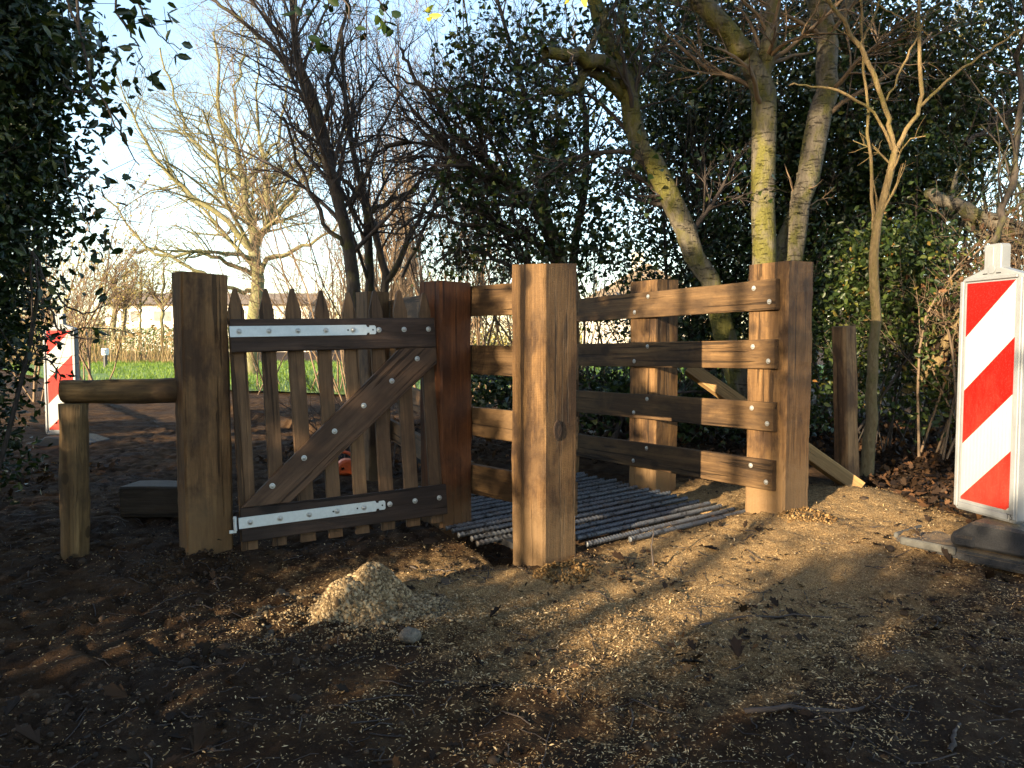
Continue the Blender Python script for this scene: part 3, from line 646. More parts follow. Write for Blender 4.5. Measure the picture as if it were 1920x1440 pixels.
# ------------------------------------------------------------------ gravel heap
rng = np.random.default_rng(9)
gc = Vector((-.53, 2.83, 0)); gz0 = float(gh(gc.x, gc.y))
pile = empty("gravel_heap", (gc.x, gc.y, gz0), "heap of pale gravel grains with a hollow on its right side", "gravel heap")
def ph(x, y):
    r = np.hypot(x/1.05, y/.9)
    d1 = .165*np.exp(-(((x-.01)/.125)**2+((y-.03)/.13)**2)**1.25); d2 = .125*np.exp(-(((x+.065)/.115)**2+((y+.02)/.13)**2)**1.8); d3 = .045*np.exp(-(((x-.12)/.2)**2+((y+.03)/.17)**2))
    a = np.maximum(np.maximum(d1, d2), d3) + .008*perlin(x*9+3, y*9) + .012*perlin(x*22, y*22) + .006*perlin(x*60, y*60)
    a = a - .045*np.exp(-(((x-.075)/.045)**2+((y+.03)/.06)**2))
    return a-.02
u_ = np.linspace(-.42, .42, 100); px_, py_ = np.meshgrid(u_, u_); V = np.stack([px_, py_, ph(px_, py_)], -1).reshape(-1, 3); ii = np.arange(10000).reshape(100, 100)
F = np.stack([ii[:-1, :-1], ii[:-1, 1:], ii[1:, 1:], ii[1:, :-1]], -1).reshape(-1, 4)
M['gravel'] = leafmat('gravel_grain', [(0, (.06, .037, .018)), (.5, (.17, .118, .06)), (1, (.36, .275, .165))], .8, 0.0, .3)
M['gbase'] = plain('gravel_fines', (.10, .072, .045), .9, 0, 120, .6, .9)
link("heap_core", mesh_np("heap_core", V, F), M['gbase'], pile, True)
ICO = None
def pebbles(C, size, rng):
    bm = bmesh.new(); bmesh.ops.create_icosphere(bm, subdivisions=1, radius=1); T = np.array([v.co[:] for v in bm.verts]); FT = np.array([[v.index for v in f.verts] for f in bm.faces]); bm.free()
    n = len(C); s = np.asarray(size).reshape(-1, 1, 1)*rng.uniform(.6, 1.1, (n, 1, 3)); V = T[None]*s*rng.uniform(.8, 1.2, (n, len(T), 1))+np.asarray(C)[:, None, :]
    F = (np.arange(n)*len(T))[:, None, None]+FT[None]; return V.reshape(-1, 3), F.reshape(-1, 3)
n = 17000; x = rng.normal(-.03, .14, n); y = rng.normal(-.02, .12, n); k_ = ph(x, y) > -.016; x, y = x[k_], y[k_]
V, F = pebbles(np.stack([x, y, ph(x, y)+.002], -1), rng.gamma(2.5, .0012, len(x))+.0018, rng)
g_ = link("gravel_grains", mesh_np("gravel_grains", V, F), M['gravel'], pile); g_["kind"] = "stuff"
n = 2600; x = gc.x+rng.normal(.06, .24, n); y = gc.y+rng.normal(-.08, .16, n); V, F = pebbles(np.stack([x, y, gh(x, y)+.002], -1), rng.gamma(2, .0010, n)+.0012, rng)
struct(link("scattered_gravel", mesh_np("scattered_gravel", V, F), M['gravel']), "stuff", "pale gravel grains scattered at the foot of the heap", "gravel")
lp = gnd(768, 1203, .015); bm = bmesh.new(); bmesh.ops.create_icosphere(bm, subdivisions=3, radius=1)
for v in bm.verts: v.co *= 1+.45*float(perlin(v.co.x*1.7+v.co.z*2, v.co.y*1.7+3))+.06*float(perlin(v.co.x*6, v.co.y*6+v.co.z*5)); v.co = Vector((v.co.x*.036, v.co.y*.032, v.co.z*.024))
me = bpy.data.meshes.new("stone"); bm.to_mesh(me); bm.free(); s_ = link("stone", me, plain('grey_mortar', (.12, .105, .085), .9, 0, 90, .5, 1.0), None, True); s_.location = (lp.x, lp.y, float(gh(lp.x, lp.y))+.018)
tag(s_, "single pale grey lump at the front foot of the gravel heap", "stone")

# ------------------------------------------------------------------ wood chips, clods, litter, twigs on the ground
rng = np.random.default_rng(21)
n = 150000; y = rng.uniform(1.15, 2.3, n)**1.0; y = np.concatenate([rng.uniform(1.1, 3.0, 170000), rng.uniform(2.4, 4.6, 150000)]); x = rng.uniform(-1.05, 1.05, len(y))*y*.85
dens = np.clip(sawmask(x, y)*1.15+.07+.16*sm(3.0, 1.5, y)*sm(-1.6, .2, x), 0, 1); dens = dens*(.38+.62*sm(-.25, .3, fbm(x*1.9+5, y*1.9, 3))); k_ = rng.uniform(0, 1, len(x)) < dens; x, y = x[k_], y[k_]
V, F = leaves(np.stack([x, y, gh(x, y)+.004], -1), rng.gamma(4, .0015, len(x))+.0025, rng, 'chip', 0.05, .22)
M['chips'] = leafmat('wood_chip', [(0, (.14, .078, .03)), (.5, (.40, .255, .115)), (1, (.66, .50, .29))], .8, .05, .2)
struct(link("wood_chips", mesh_np("wood_chips", V, F), M['chips']), "stuff", "pale wood chips strewn over the dark mud", "wood chips")
n = 22000; y = rng.uniform(1.2, 5.5, n); x = rng.uniform(-1, 1, n)*y*.8; k_ = (rng.uniform(0, 1, n) > sawmask(x, y)*.75) & (fbm(x*2.2, y*2.2+9, 3) > .05); x, y = x[k_], y[k_]
V, F = pebbles(np.stack([x, y, gh(x, y)], -1), rng.gamma(1.2, .0026, len(x))+.0018, rng)
M['clod'] = leafmat('mud_clod', [(0, (.014, .0085, .005)), (.7, (.040, .0245, .014)), (1, (.09, .057, .033))], .75, 0.0, .3)
struct(link("mud_clods", mesh_np("mud_clods", V, F), M['clod']), "stuff", "small dark clods of churned mud", "mud")
def soil_lumps(cx, cy, r, n, zmax, mat, seed):
    rg_ = np.random.default_rng(seed); a = rg_.uniform(0, 2*np.pi, n); q = r*np.sqrt(rg_.uniform(.15, 1, n)); X = cx+np.cos(a)*q; Y = cy+np.sin(a)*q
    return pebbles(np.stack([X, Y, gh(X, Y)+rg_.uniform(0, zmax, n)*(1-q/r)], -1), rg_.gamma(2.5, .0013, n)+.0018, rg_)
M['sawclump'] = leafmat('damp_sawdust', [(0, (.07, .038, .015)), (.6, (.17, .10, .04)), (1, (.30, .19, .085))], .9, 0.0, .1)
V, F = join([soil_lumps(.22, 3.24, .13, 900, .05, None, 1), soil_lumps(1.5, 3.90, .15, 700, .03, None, 2)])
struct(link("sawdust_clumps", mesh_np("sawdust_clumps", V, F), M['sawclump']), "stuff", "clumps of damp sawdust heaped round the post feet", "sawdust")
V, F = join([soil_lumps(-1.38, 3.27, .24, 600, .03, None, 3), soil_lumps(.42, 3.3, .16, 250, .02, None, 4), soil_lumps(-.2, 3.35, .12, 160, .02, None, 5), soil_lumps(-1.95, 2.35, .18, 300, .04, None, 6)])
struct(link("soil_crumbs", mesh_np("soil_crumbs", V, F), M['clod']), "stuff", "dark soil crumbs heaped round the post feet", "soil")
n = 9000; x = np.concatenate([rng.uniform(2.2, 5, n), rng.uniform(-5, -3.0, 900), rng.uniform(-2.2, 3.2, 5000)]); y = np.concatenate([rng.uniform(3.7, 8, n), rng.uniform(3.6, 6, 900), rng.uniform(6.0, 9.5, 5000)])
V, F = leaves(np.stack([x, y, gh(x, y)+.01+rng.uniform(0, .03, len(x))], -1), .062, rng, 'oak', .05, .55)
struct(link("leaf_litter", mesh_np("leaf_litter", V, F), M['dead']), "stuff", "brown fallen leaves carpeting the thicket floor", "leaf litter")
for i, (u, v, sz, lab) in enumerate([(1305, 1238, .095, "curled red-brown fallen leaf on the sawdust, front right"), (1385, 1240, .085, "brown fallen leaf beside the red-brown one, slightly right"),
        (240, 1305, .07, "brown fallen leaf on the dark mud, front left"), (1240, 1060, .06, "thin reddish leaf on the lit sawdust right of the front post"), (1395, 1015, .06, "small brown leaf on the bright sawdust below the fence"),
        (75, 1385, .07, "tattered brown leaf at the bottom left of the mud")]):
    p = gnd(u, v, .02); V, F = leaves([[0, 0, 0]], sz*1.1, np.random.default_rng(70+i), 'oak', .25, .35)
    me = mesh_np("fallen_leaf", V, F); o = link("fallen_leaf", me, M['dead']); o.location = (p.x, p.y, float(gh(p.x, p.y))+.012); tag(o, lab, "leaf", "single fallen leaves")
n = 2600; y = rng.uniform(1.15, 4.0, n); x = rng.uniform(-1, 1, n)*y*.8; k_ = fbm(x*1.6+31, y*1.6, 3) > -.05; x, y = x[k_], y[k_]
V, F = leaves(np.stack([x, y, gh(x, y)+.004], -1), rng.gamma(3, .008, len(x))+.008, rng, 'oak', .04, .4)
M['rot'] = leafmat('rotted_leaf', [(0, (.010, .007, .005)), (.7, (.03, .018, .011)), (.95, (.07, .036, .017)), (1, (.13, .07, .03))], .8, .05, .2)
struct(link("leaf_fragments", mesh_np("leaf_fragments", V, F), M['rot']), "stuff", "rotted leaf scraps trodden into the mud", "leaf scraps")
n = 700; y = rng.uniform(1.15, 4.2, n); x = rng.uniform(-1, 1, n)*y*.8; a_ = rng.uniform(0, 2*np.pi, n); L_ = rng.gamma(2.5, .022, n)+.015
P_ = np.stack([np.stack([x+np.cos(a_)*L_*t+rng.normal(0, .004, n), y+np.sin(a_)*L_*t, np.zeros(n)], -1) for t in (0, .33, .66, 1)], 1); P_[:, :, 2] = gh(P_[:, :, 0], P_[:, :, 1])+.004
V, F = tubes(P_, np.full((n, 4), .0016)*rng.uniform(.5, 1.6, (n, 1)), 4); struct(link("twig_scraps", mesh_np("twig_scraps", V, F), M['twig']), "stuff", "thin broken twig scraps lying on the mud", "twig scraps")
rngt = np.random.default_rng(33)
for i, (pts, r, lab) in enumerate([
        ([(1395, 1325), (1500, 1322), (1590, 1318), (1690, 1282)], .008, "long dark curved twig half sunk in the mud, front right"),
        ([(1780, 1390), (1790, 1372), (1798, 1352)], .007, "short grey stick on the mud near the right corner"),
        ([(1310, 1165), (1420, 1145), (1560, 1140)], .005, "thin dark twig across the sawdust right of centre"),
        ([(1225, 1060), (1222, 1025), (1226, 990)], .005, "thin bent twig standing before the bar grid"),
        ([(770, 1052), (815, 1058), (845, 1062)], .005, "small dark twig behind the gravel heap")]):
    q = []
    for j, (u, v) in enumerate(pts):
        p = gnd(u, v, .03) if i != 3 else at(u, v, gnd(1225, 1060, .03).y); z = float(gh(p.x, p.y))+.004 if i != 3 else p.z
        q.append((p.x, p.y, z, 0))
    s = spline(q, 12, rngt, .003); V, F = tubes(s[None, :, :3], np.linspace(r, r*.5, 12)[None], 6); tag(link("twig", mesh_np("twig", V, F), M['twig'], None, True), lab, "twig", "twigs on the ground")

exec_later = None
# ------------------------------------------------------------------ trees
def limb(pts, m=12, rng=None, wob=0.0):
    """pts: (u, v, depth, width_px) -> world polyline + radii"""
    q = []
    for u, v, d, w in pts:
        p = at(u, v, d); q.append((p.x, p.y, p.z, w/2*d/FPX))
    s = spline(q, m, rng, wob); return s[:, :3], np.maximum(s[:, 3], .0015)
def tree(name, label, trunk, limbs, mat, seed, lv=(), twigmat=None, k=10, wob=.012, leaf=None, cat="tree", group=None, base=None, tk=3):
    """lv: spawn dicts, level by level. leaf: (per_tip, rad, size, shape, mat)"""
    rng = np.random.default_rng(seed); P0, R0 = limb(trunk, 16, rng, wob)
    b = Vector(P0[0]); root = empty(name, (b.x, b.y, b.z), label, cat, group); off = np.array(b[:])
    V, F = tubes(P0[None]-off, R0[None], k); link("trunk", mesh_np("trunk", V, F), mat, root, True)
    PL, RL = [P0], [R0]
    for L in limbs:
        p, r = limb(L, 16, rng, wob); PL.append(p); RL.append(r); V, F = tubes(p[None]-off, r[None], 8); link("limb", mesh_np("limb", V, F), mat, root, True)
    P, R = np.stack(PL), np.stack(RL); parts = []; allP = []
    for i, d in enumerate(lv):
        d = dict(d); n = d.pop('n'); P, R = spawn(P, R, n, rng, **d); parts.append(tubes(P-off, R, 5 if i == 0 else tk)); allP.append((P, R))
        if i == 0 and len(lv) > 1: pass
    if parts:
        V, F = join(parts); link("branches", mesh_np("branches", V, F), twigmat or mat, root)["kind"] = "stuff"
    if leaf:
        per, rad, size, shape, lm = leaf; tips = P[:, rng.integers(1, P.shape[1], 1)[0]:, :].reshape(-1, 3)
        tips = P[:, -2:, :].reshape(-1, 3); c = np.repeat(tips, per, 0)+rng.normal(0, rad, (len(tips)*per, 3))
        V, F = leaves(c-off, size, rng, shape); link("foliage", mesh_np("foliage", V, F), lm, root)["kind"] = "stuff"
    return root
def gtree(*a, **k): return tree(*a, **k)
TW = [dict(n=60, lr=.35, ang=(.4, 1.0), up=.2, m=6, wob=.14, lmin=.3, lmax=1.6), dict(n=420, lr=.5, m=5, wob=.2, up=.1, tmin=.15), dict(n=2000, lr=.5, m=4, wob=.25, up=.05, tmin=.1, rmin=.0015)]
# trunk right of centre, forked, mossy
tree("mossy_tree", "thick mossy tree forking high above the right fence post", [(1438, 905, 5.6, 52), (1432, 700, 5.6, 46), (1429, 480, 5.6, 43), (1437, 333, 5.6, 43), (1431, 200, 5.6, 45), (1427, 130, 5.6, 44), (1440, 100, 5.6, 30), (1450, 0, 5.6, 26), (1458, -160, 5.6, 22)],
     [[(1428, 150, 5.6, 40), (1400, 105, 5.6, 40), (1352, 45, 5.55, 38), (1310, -5, 5.5, 34), (1230, -150, 5.4, 28)]], M['moss'], 101,
     [dict(n=16, lr=.28, ang=(.5, 1.2), up=.1, m=6, tmin=.45, rr=.25), dict(n=90, lr=.6, m=5), dict(n=420, lr=.5, m=4, rmin=.0015)], M['tantwig'], 14)
tree("mossy_tree", "grey-barked tree curving up just right of the forked one", [(1470, 905, 5.75, 44), (1476, 700, 5.75, 38), (1486, 480, 5.7, 33), (1500, 380, 5.7, 36), (1520, 300, 5.7, 42), (1538, 200, 5.7, 42), (1555, 125, 5.7, 38), (1547, 60, 5.7, 38), (1532, -5, 5.7, 38), (1515, -160, 5.7, 32)],
     [[(1462, 640, 5.8, 30), (1470, 470, 5.8, 24), (1492, 380, 5.76, 20), (1515, 310, 5.72, 18)], [(1545, 50, 5.7, 20), (1590, 10, 5.7, 16), (1625, -60, 5.7, 13)]], M['mossy2'], 102,
     [dict(n=10, lr=.25, ang=(.5, 1.2), up=.1, m=6, tmin=.5, rr=.25), dict(n=60, lr=.6, m=5), dict(n=260, lr=.5, m=4, rmin=.0015)], M['tantwig'], 14)
tree("leaning_tree", "mossy tree leaning left behind the middle of the right fence", [(1400, 800, 5.95, 48), (1372, 660, 5.95, 44), (1333, 533, 5.9, 37), (1288, 450, 5.9, 40), (1240, 333, 5.85, 40), (1195, 262, 5.8, 36), (1168, 150, 5.75, 32), (1125, 35, 5.7, 28), (1085, -130, 5.6, 24)],
     [[(1175, 160, 5.75, 26), (1150, 122, 5.6, 26), (1085, 108, 5.4, 25), (1022, 98, 5.3, 22)], [(1180, 190, 5.8, 22), (1115, 135, 5.6, 18), (1075, 165, 5.5, 16), (1018, 175, 5.4, 14)], [(1085, 165, 5.5, 12), (1050, 185, 5.45, 9), (1035, 225, 5.4, 8)], [(1100, 105, 5.45, 12), (1118, 60, 5.5, 10), (1140, 20, 5.5, 9)],
      [(1215, 290, 5.8, 24), (1190, 240, 5.85, 20), (1186, 150, 5.9, 18), (1160, -40, 5.9, 14)]], M['moss'], 103,
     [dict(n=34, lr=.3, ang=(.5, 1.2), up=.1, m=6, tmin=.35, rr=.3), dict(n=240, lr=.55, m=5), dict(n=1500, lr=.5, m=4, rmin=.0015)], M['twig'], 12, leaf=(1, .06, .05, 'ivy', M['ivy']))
tree("pale_sapling", "slender pale sapling forking in front of the dark thicket", [(1624, 900, 5.0, 26), (1630, 805, 5.0, 22), (1637, 700, 5.0, 20), (1642, 580, 5.0, 18), (1634, 485, 5.0, 17), (1652, 390, 5.0, 15), (1677, 290, 5.0, 13)],
     [[(1677, 290, 5.0, 10), (1670, 235, 5.0, 9), (1655, 188, 5.0, 9), (1625, 115, 5.0, 9), (1580, 40, 5.0, 8), (1530, -30, 5.0, 7)], [(1677, 290, 5.0, 9), (1700, 240, 5.0, 8), (1727, 200, 5.0, 8), (1725, 120, 5.0, 7), (1720, 0, 5.0, 6), (1718, -80, 5.0, 5)],
      [(1672, 280, 5.0, 6), (1640, 215, 4.95, 5), (1580, 172, 4.9, 5), (1520, 160, 4.85, 4), (1480, 160, 4.8, 3)], [(1725, 200, 5.0, 6), (1790, 140, 5.0, 5), (1870, 85, 5.0, 4), (1940, 40, 5.0, 4)], [(1662, 188, 5.0, 4), (1700, 110, 5.0, 4), (1722, 66, 5.0, 3), (1740, 20, 5, 3)],
      [(1636, 430, 5.05, 7), (1632, 300, 5.05, 6), (1624, 150, 5.05, 5), (1612, 20, 5.05, 5), (1608, -60, 5.05, 5)], [(1610, 90, 5, 5), (1640, 30, 5, 4), (1660, -40, 5, 3)], [(1740, 65, 5.0, 4), (1690, 35, 5.0, 3), (1640, 5, 5.0, 3)]], M['sapling'], 104,
     [dict(n=22, lr=.26, ang=(.4, 1.0), up=.15, m=5, tmin=.72, rr=.35), dict(n=60, lr=.5, m=4, rmin=.0012)], M['sapling'], 9, wob=.006)
# dark leaning trees left of centre
tree("dark_tree", "dark slender tree leaning left behind the picket tops", [(676, 760, 8.2, 30), (668, 600, 8.2, 27), (655, 480, 8.2, 25), (640, 400, 8.2, 23), (612, 270, 8.2, 21), (592, 195, 8.2, 18), (562, 120, 8.2, 15), (548, 40, 8.2, 13), (545, -110, 8.2, 11)],
     [[(612, 265, 8.2, 14), (575, 175, 8.2, 10), (515, 95, 8.2, 9), (450, 40, 8.2, 7), (380, -20, 8.2, 6)], [(655, 470, 8.2, 10), (600, 400, 8.1, 8), (560, 300, 8.1, 6), (530, 220, 8.0, 5)], [(612, 225, 8.2, 9), (620, 150, 8.3, 8), (640, 60, 8.4, 7), (650, -60, 8.4, 6)], [(640, 400, 8.2, 8), (690, 320, 8.3, 7), (720, 230, 8.3, 5), (760, 160, 8.3, 4)]],
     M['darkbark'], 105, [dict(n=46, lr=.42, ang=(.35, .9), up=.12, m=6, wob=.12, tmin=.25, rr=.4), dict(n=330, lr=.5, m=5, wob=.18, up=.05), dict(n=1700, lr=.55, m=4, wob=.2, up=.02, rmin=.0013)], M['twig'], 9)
tree("dark_tree", "dark tree of three slim stems right of the leaning one", [(712, 770, 8.7, 26), (700, 620, 8.7, 22), (692, 520, 8.7, 17), (690, 410, 8.7, 16), (672, 330, 8.7, 12), (650, 200, 8.7, 9), (640, 60, 8.7, 7)],
     [[(712, 700, 8.7, 18), (724, 545, 8.7, 15), (712, 470, 8.7, 13), (690, 400, 8.7, 11), (655, 350, 8.7, 8), (600, 310, 8.7, 6)], [(722, 530, 8.7, 13), (752, 478, 8.7, 11), (790, 400, 8.7, 9), (830, 330, 8.7, 7), (850, 250, 8.7, 5)], [(692, 400, 8.7, 10), (740, 372, 8.7, 9), (778, 352, 8.7, 7), (800, 300, 8.7, 5)]],
     M['darkbark'], 106, [dict(n=46, lr=.42, ang=(.35, .9), up=.1, m=6, wob=.12, tmin=.25, rr=.4), dict(n=330, lr=.5, m=5, wob=.18, up=.05), dict(n=1700, lr=.55, m=4, wob=.2, up=.02, rmin=.0013)], M['twig'], 9)
# ivy tangle in the centre
ivy = tree("ivy_tree", "dark arching tree hung with ivy behind the front post", [(1075, 760, 7.4, 40), (1062, 600, 7.4, 36), (1050, 480, 7.4, 30), (1010, 395, 7.4, 26), (965, 350, 7.4, 24), (905, 325, 7.4, 20), (845, 290, 7.4, 17), (800, 265, 7.4, 12), (720, 275, 7.4, 8)],
     [[(955, 345, 7.4, 14), (870, 270, 7.4, 11), (820, 200, 7.3, 9), (770, 130, 7.3, 7), (750, 90, 7.3, 5)], [(1050, 480, 7.4, 16), (1010, 330, 7.4, 12), (990, 200, 7.4, 10), (960, 100, 7.4, 8), (930, -30, 7.4, 6)], [(1065, 560, 7.4, 16), (1090, 400, 7.4, 14), (1100, 250, 7.4, 12), (1080, 100, 7.4, 9)],
      [(1040, 470, 7.4, 12), (940, 430, 7.3, 10), (860, 420, 7.2, 8), (790, 400, 7.2, 6), (740, 440, 7.2, 4)], [(1060, 540, 7.4, 11), (960, 500, 7.3, 9), (880, 470, 7.2, 8), (820, 490, 7.2, 5)], [(985, 180, 7.4, 8), (900, 160, 7.3, 7), (820, 170, 7.2, 6), (740, 140, 7.1, 4)], [(840, 300, 7.4, 9), (838, 340, 7.4, 8), (800, 420, 7.4, 7), (755, 520, 7.4, 6)]],
     M['darkbark'], 107, [dict(n=170, lr=.35, ang=(.4, 1.1), up=.05, m=6, wob=.16, tmin=.15, rr=.4), dict(n=1300, lr=.5, m=5, wob=.2, up=.0), dict(n=6500, lr=.5, m=4, wob=.22, up=.0, rmin=.0016)], M['twig'], 10)
rng = np.random.default_rng(207)
def wob_blobs(spec, ncl, per, rad, rng, shell=0.0, keep=None):
    ells = []
    for u, v, d, ru, rv, rd in spec:
        p = at(u, v, d); ells.append((p.x, p.y, p.z, ru*d/FPX, rd, rv*d/FPX))
    return blob(ells, ncl, per, rad, rng, shell, keep)
c, _ = wob_blobs([(900, 200, 7.2, 120, 40, .5), (960, 230, 7.3, 150, 60, .6), (1060, 330, 7.3, 130, 130, .6), (900, 100, 7.2, 90, 90, .4), (1000, 120, 7.2, 90, 60, .4), (880, 380, 7.2, 90, 80, .5), (1010, 470, 7.3, 150, 70, .5), (1120, 450, 7.4, 100, 90, .5), (860, 480, 7.4, 70, 50, .4), (1160, 90, 7.0, 70, 90, .5)], 800, 9, .085, rng)
iv_off = np.array(ivy.location[:]); V, F = leaves(c-iv_off, .058, rng, 'ivy', -.4); link("foliage", mesh_np("foliage", V, F), M['ivy'], ivy)

# evergreen backdrop on the right
def shrub(name, label, spec, ncl, per, rad, size, mat, seed, shape='rhomb', stems=12, cat="shrub", group=None, shell=.1, stemmat='darkbark', ground_z=0.0, flatten=None, keep=None, sr=.03):
    rng = np.random.default_rng(seed); c, cc = wob_blobs(spec, ncl, per, rad, rng, shell, keep)
    lo = cc.mean(0); b = np.array([lo[0], lo[1], float(gh(lo[0], lo[1]))]); root = empty(name, tuple(b), label, cat, group)
    V, F = leaves(c-b, size, rng, shape, -.3, flatten); link("foliage", mesh_np("foliage", V, F), mat, root)["kind"] = "stuff"
    if stems:
        pick = cc[rng.choice(len(cc), stems)]; PL = []
        for q in pick:
            s0 = b+np.array([rng.normal(0, .25), rng.normal(0, .2), 0]); mid = (s0+q)/2+np.array([rng.normal(0, .15), rng.normal(0, .15), .2])
            PL.append(spline([tuple(s0), tuple(mid), tuple(q)], 9))
        P = np.stack(PL); R = np.linspace(sr, .006, 9)[None]*rng.uniform(.5, 1.1, (stems, 1)); parts = [tubes(P-b, R, 6)]
        P2, R2 = spawn(P, R, stems*10, rng, .3, .35, (.4, 1.1), .1, 5, .18, .5); parts.append(tubes(P2-b, R2, 4))
        P3, R3 = spawn(P2, R2, stems*30, rng, .2, .6, (.4, 1.1), .0, 4, .2, .6, .0015); parts.append(tubes(P3-b, R3, 3))
        V, F = join(parts); link("stems", mesh_np("stems", V, F), M[stemmat], root)["kind"] = "stuff"
    return root
shrub("evergreen_shrub", "dense dark evergreen filling the gap between the mossy trunks", [(1330, 60, 8.2, 150, 160, .7), (1390, 270, 8.2, 150, 200, .7), (1250, 240, 8.4, 110, 170, .6), (1330, 470, 8.0, 150, 120, .6), (1300, 600, 7.8, 170, 110, .5)], 2700, 13, .10, .062, M['holly'], 301, stems=24)
shrub("evergreen_shrub", "tall dark evergreen right of the curved trunk, behind the sapling", [(1570, 60, 8.0, 130, 170, .7), (1590, 270, 7.9, 140, 190, .7), (1480, 330, 8.2, 110, 200, .6), (1600, 480, 7.6, 140, 130, .6), (1480, 560, 7.8, 120, 130, .6)], 2900, 13, .10, .062, M['holly'], 302, stems=24)
shrub("evergreen_shrub", "looser evergreen with sunlit tips at the upper right", [(1720, 120, 7.6, 100, 130, .6), (1700, 330, 7.3, 110, 130, .6), (1830, 210, 7.4, 90, 110, .6), (1900, 30, 7.2, 60, 80, .5)], 1200, 13, .11, .062, M['ivy'], 303, 'oval', stems=20)
shrub("bramble_thicket", "sunlit green bramble between the sapling and the right beacon", [(1690, 480, 5.9, 110, 80, .5), (1720, 600, 5.8, 110, 100, .5), (1620, 560, 6.0, 80, 120, .5), (1600, 700, 6.0, 90, 90, .4), (1760, 730, 5.6, 70, 70, .4)], 1000, 10, .09, .052, M['bramble'], 304, 'oval', stems=14, cat="bramble", stemmat='darkbark', sr=.010)
shrub("dry_bramble", "tangle of dry brown bramble stems behind the right beacon", [(1800, 560, 5.4, 60, 120, .4), (1840, 700, 5.2, 60, 110, .4), (1900, 480, 5.6, 60, 90, .4)], 130, 7, .08, .05, M['dead'], 305, 'oak', stems=34, cat="bramble", stemmat='tantwig', sr=.010)
shrub("low_undergrowth", "low dark ivy and undergrowth beyond the right fence", [(1150, 740, 7.0, 130, 60, .5), (1300, 760, 6.8, 120, 60, .5), (940, 720, 7.2, 120, 60, .5), (1450, 770, 6.8, 110, 60, .4)], 700, 10, .09, .055, M['ivy'], 306, 'ivy', stems=30, cat="undergrowth", stemmat='twig')
# fallen boughs at the right
for i, (pts, lab) in enumerate([([(1740, 365, 6.6, 20), (1790, 385, 6.5, 26), (1850, 410, 6.4, 30), (1960, 440, 6.3, 32)], "broken mossy bough lying across the thicket above the beacon"),
        ([(1700, 735, 5.6, 20), (1745, 690, 5.5, 20), (1790, 620, 5.4, 19), (1840, 560, 5.3, 18)], "brown slanting branch left of the right beacon"),
        ([(1862, 455, 4.9, 14), (1880, 390, 4.9, 13), (1905, 320, 4.9, 13), (1912, 180, 4.9, 12), (1918, 60, 4.9, 10), (1925, -60, 4.9, 9)], "dark crooked stem rising behind the right beacon's handle"),
        ([(1810, 270, 6.4, 9), (1850, 240, 6.4, 9), (1885, 210, 6.4, 10), (1960, 195, 6.4, 10)], "reddish side branch at the right edge"),
        ([(1770, 395, 6.9, 16), (1850, 440, 6.8, 20), (1960, 480, 6.7, 24)], "lower broken bough below the mossy one at the right")]):
    rr_ = np.random.default_rng(400+i); p, r = limb(pts, 16, rr_, .012); V, F = tubes(p[None], r[None], 8); sp2 = spawn(p[None], r[None], 14, rr_, .2, .4, (.4, 1.1), .1, 5, .2, .35)
    sp3 = spawn(*sp2, 50, rr_, .2, .6, (.4, 1.1), 0, 4, .2, .6, .0015); V, F = join([(V, F), tubes(*sp2, 5), tubes(*sp3, 3)])
    tag(link("broken_bough", mesh_np("broken_bough", V, F), M['mossy2'] if i in (0, 4) else M['sapling'] if i == 1 else M['darkbark'], None, True), lab, "branch", "boughs at the right")

# left holly wall and hanging twigs
shrub("holly_bush", "tall dark holly bush filling the left edge", [(-10, 60, 3.3, 110, 160, .5), (0, 330, 3.5, 95, 200, .5), (-75, 560, 3.8, 100, 150, .5), (-90, 720, 4.0, 100, 120, .4), (-60, 850, 3.9, 90, 45, .3), (-60, 200, 3.6, 120, 300, .6), (50, 60, 3.4, 90, 70, .4)], 2000, 13, .085, .046, M['holly'], 310, 'holly', stems=3, sr=.012)
def hanging(name, label, stems, seed, mat, size, nleaf, extra=()):
    rng = np.random.default_rng(seed); root = None; parts = []; cs = []; off = None
    for pts in stems:
        p, r = limb(pts, 14, rng, .006)
        if root is None: off = p[0].copy(); root = empty(name, tuple(off), label, "branch", "leafy twigs hanging in front")
        parts.append(tubes(p[None]-off, r[None], 5))
        n = nleaf; tt = rng.uniform(.12, 1, max(1, n//4)); 
        for t in tt:
            x = t*13; j = min(int(x), 12); q = p[j]+(p[j+1]-p[j])*(x-j)
            e = q+rng.normal(0, .05, 3); parts.append(tubes(np.linspace(q, e, 4)[None]-off, np.full((1, 4), .0012), 3))
            cs.append(np.repeat(e[None], 4, 0)+rng.normal(0, .016, (4, 3)))
    V, F = join(parts); link("stems", mesh_np("stems", V, F), M['twig'], root)
    c = np.concatenate(cs)-off; V, F = leaves(c, size, rng, 'oval', -.3); link("leaves", mesh_np("leaves", V, F), mat, root); return root
hanging("hanging_twig", "drooping leafy twigs hanging in silhouette at the upper left", [
    [(140, -60, 2.9, 6), (165, 130, 2.9, 5), (195, 190, 2.9, 4), (230, 250, 2.9, 3), (262, 310, 2.9, 2)], [(120, 160, 3.0, 5), (160, 180, 3.0, 4), (210, 210, 3.0, 4), (232, 262, 3.0, 3)], [(120, 300, 3.1, 3), (150, 380, 3.1, 3), (175, 440, 3.1, 2), (195, 475, 3.1, 2)],
    [(200, -40, 2.8, 5), (235, 50, 2.8, 4), (260, 90, 2.8, 3), (272, 130, 2.8, 2)], [(225, -40, 2.8, 5), (270, 20, 2.8, 4), (300, 70, 2.8, 2), (340, 90, 2.8, 2)], [(110, -40, 3.0, 5), (150, 60, 3.0, 5), (180, 110, 3.0, 3)]], 321, M['holly'], .052, 38)
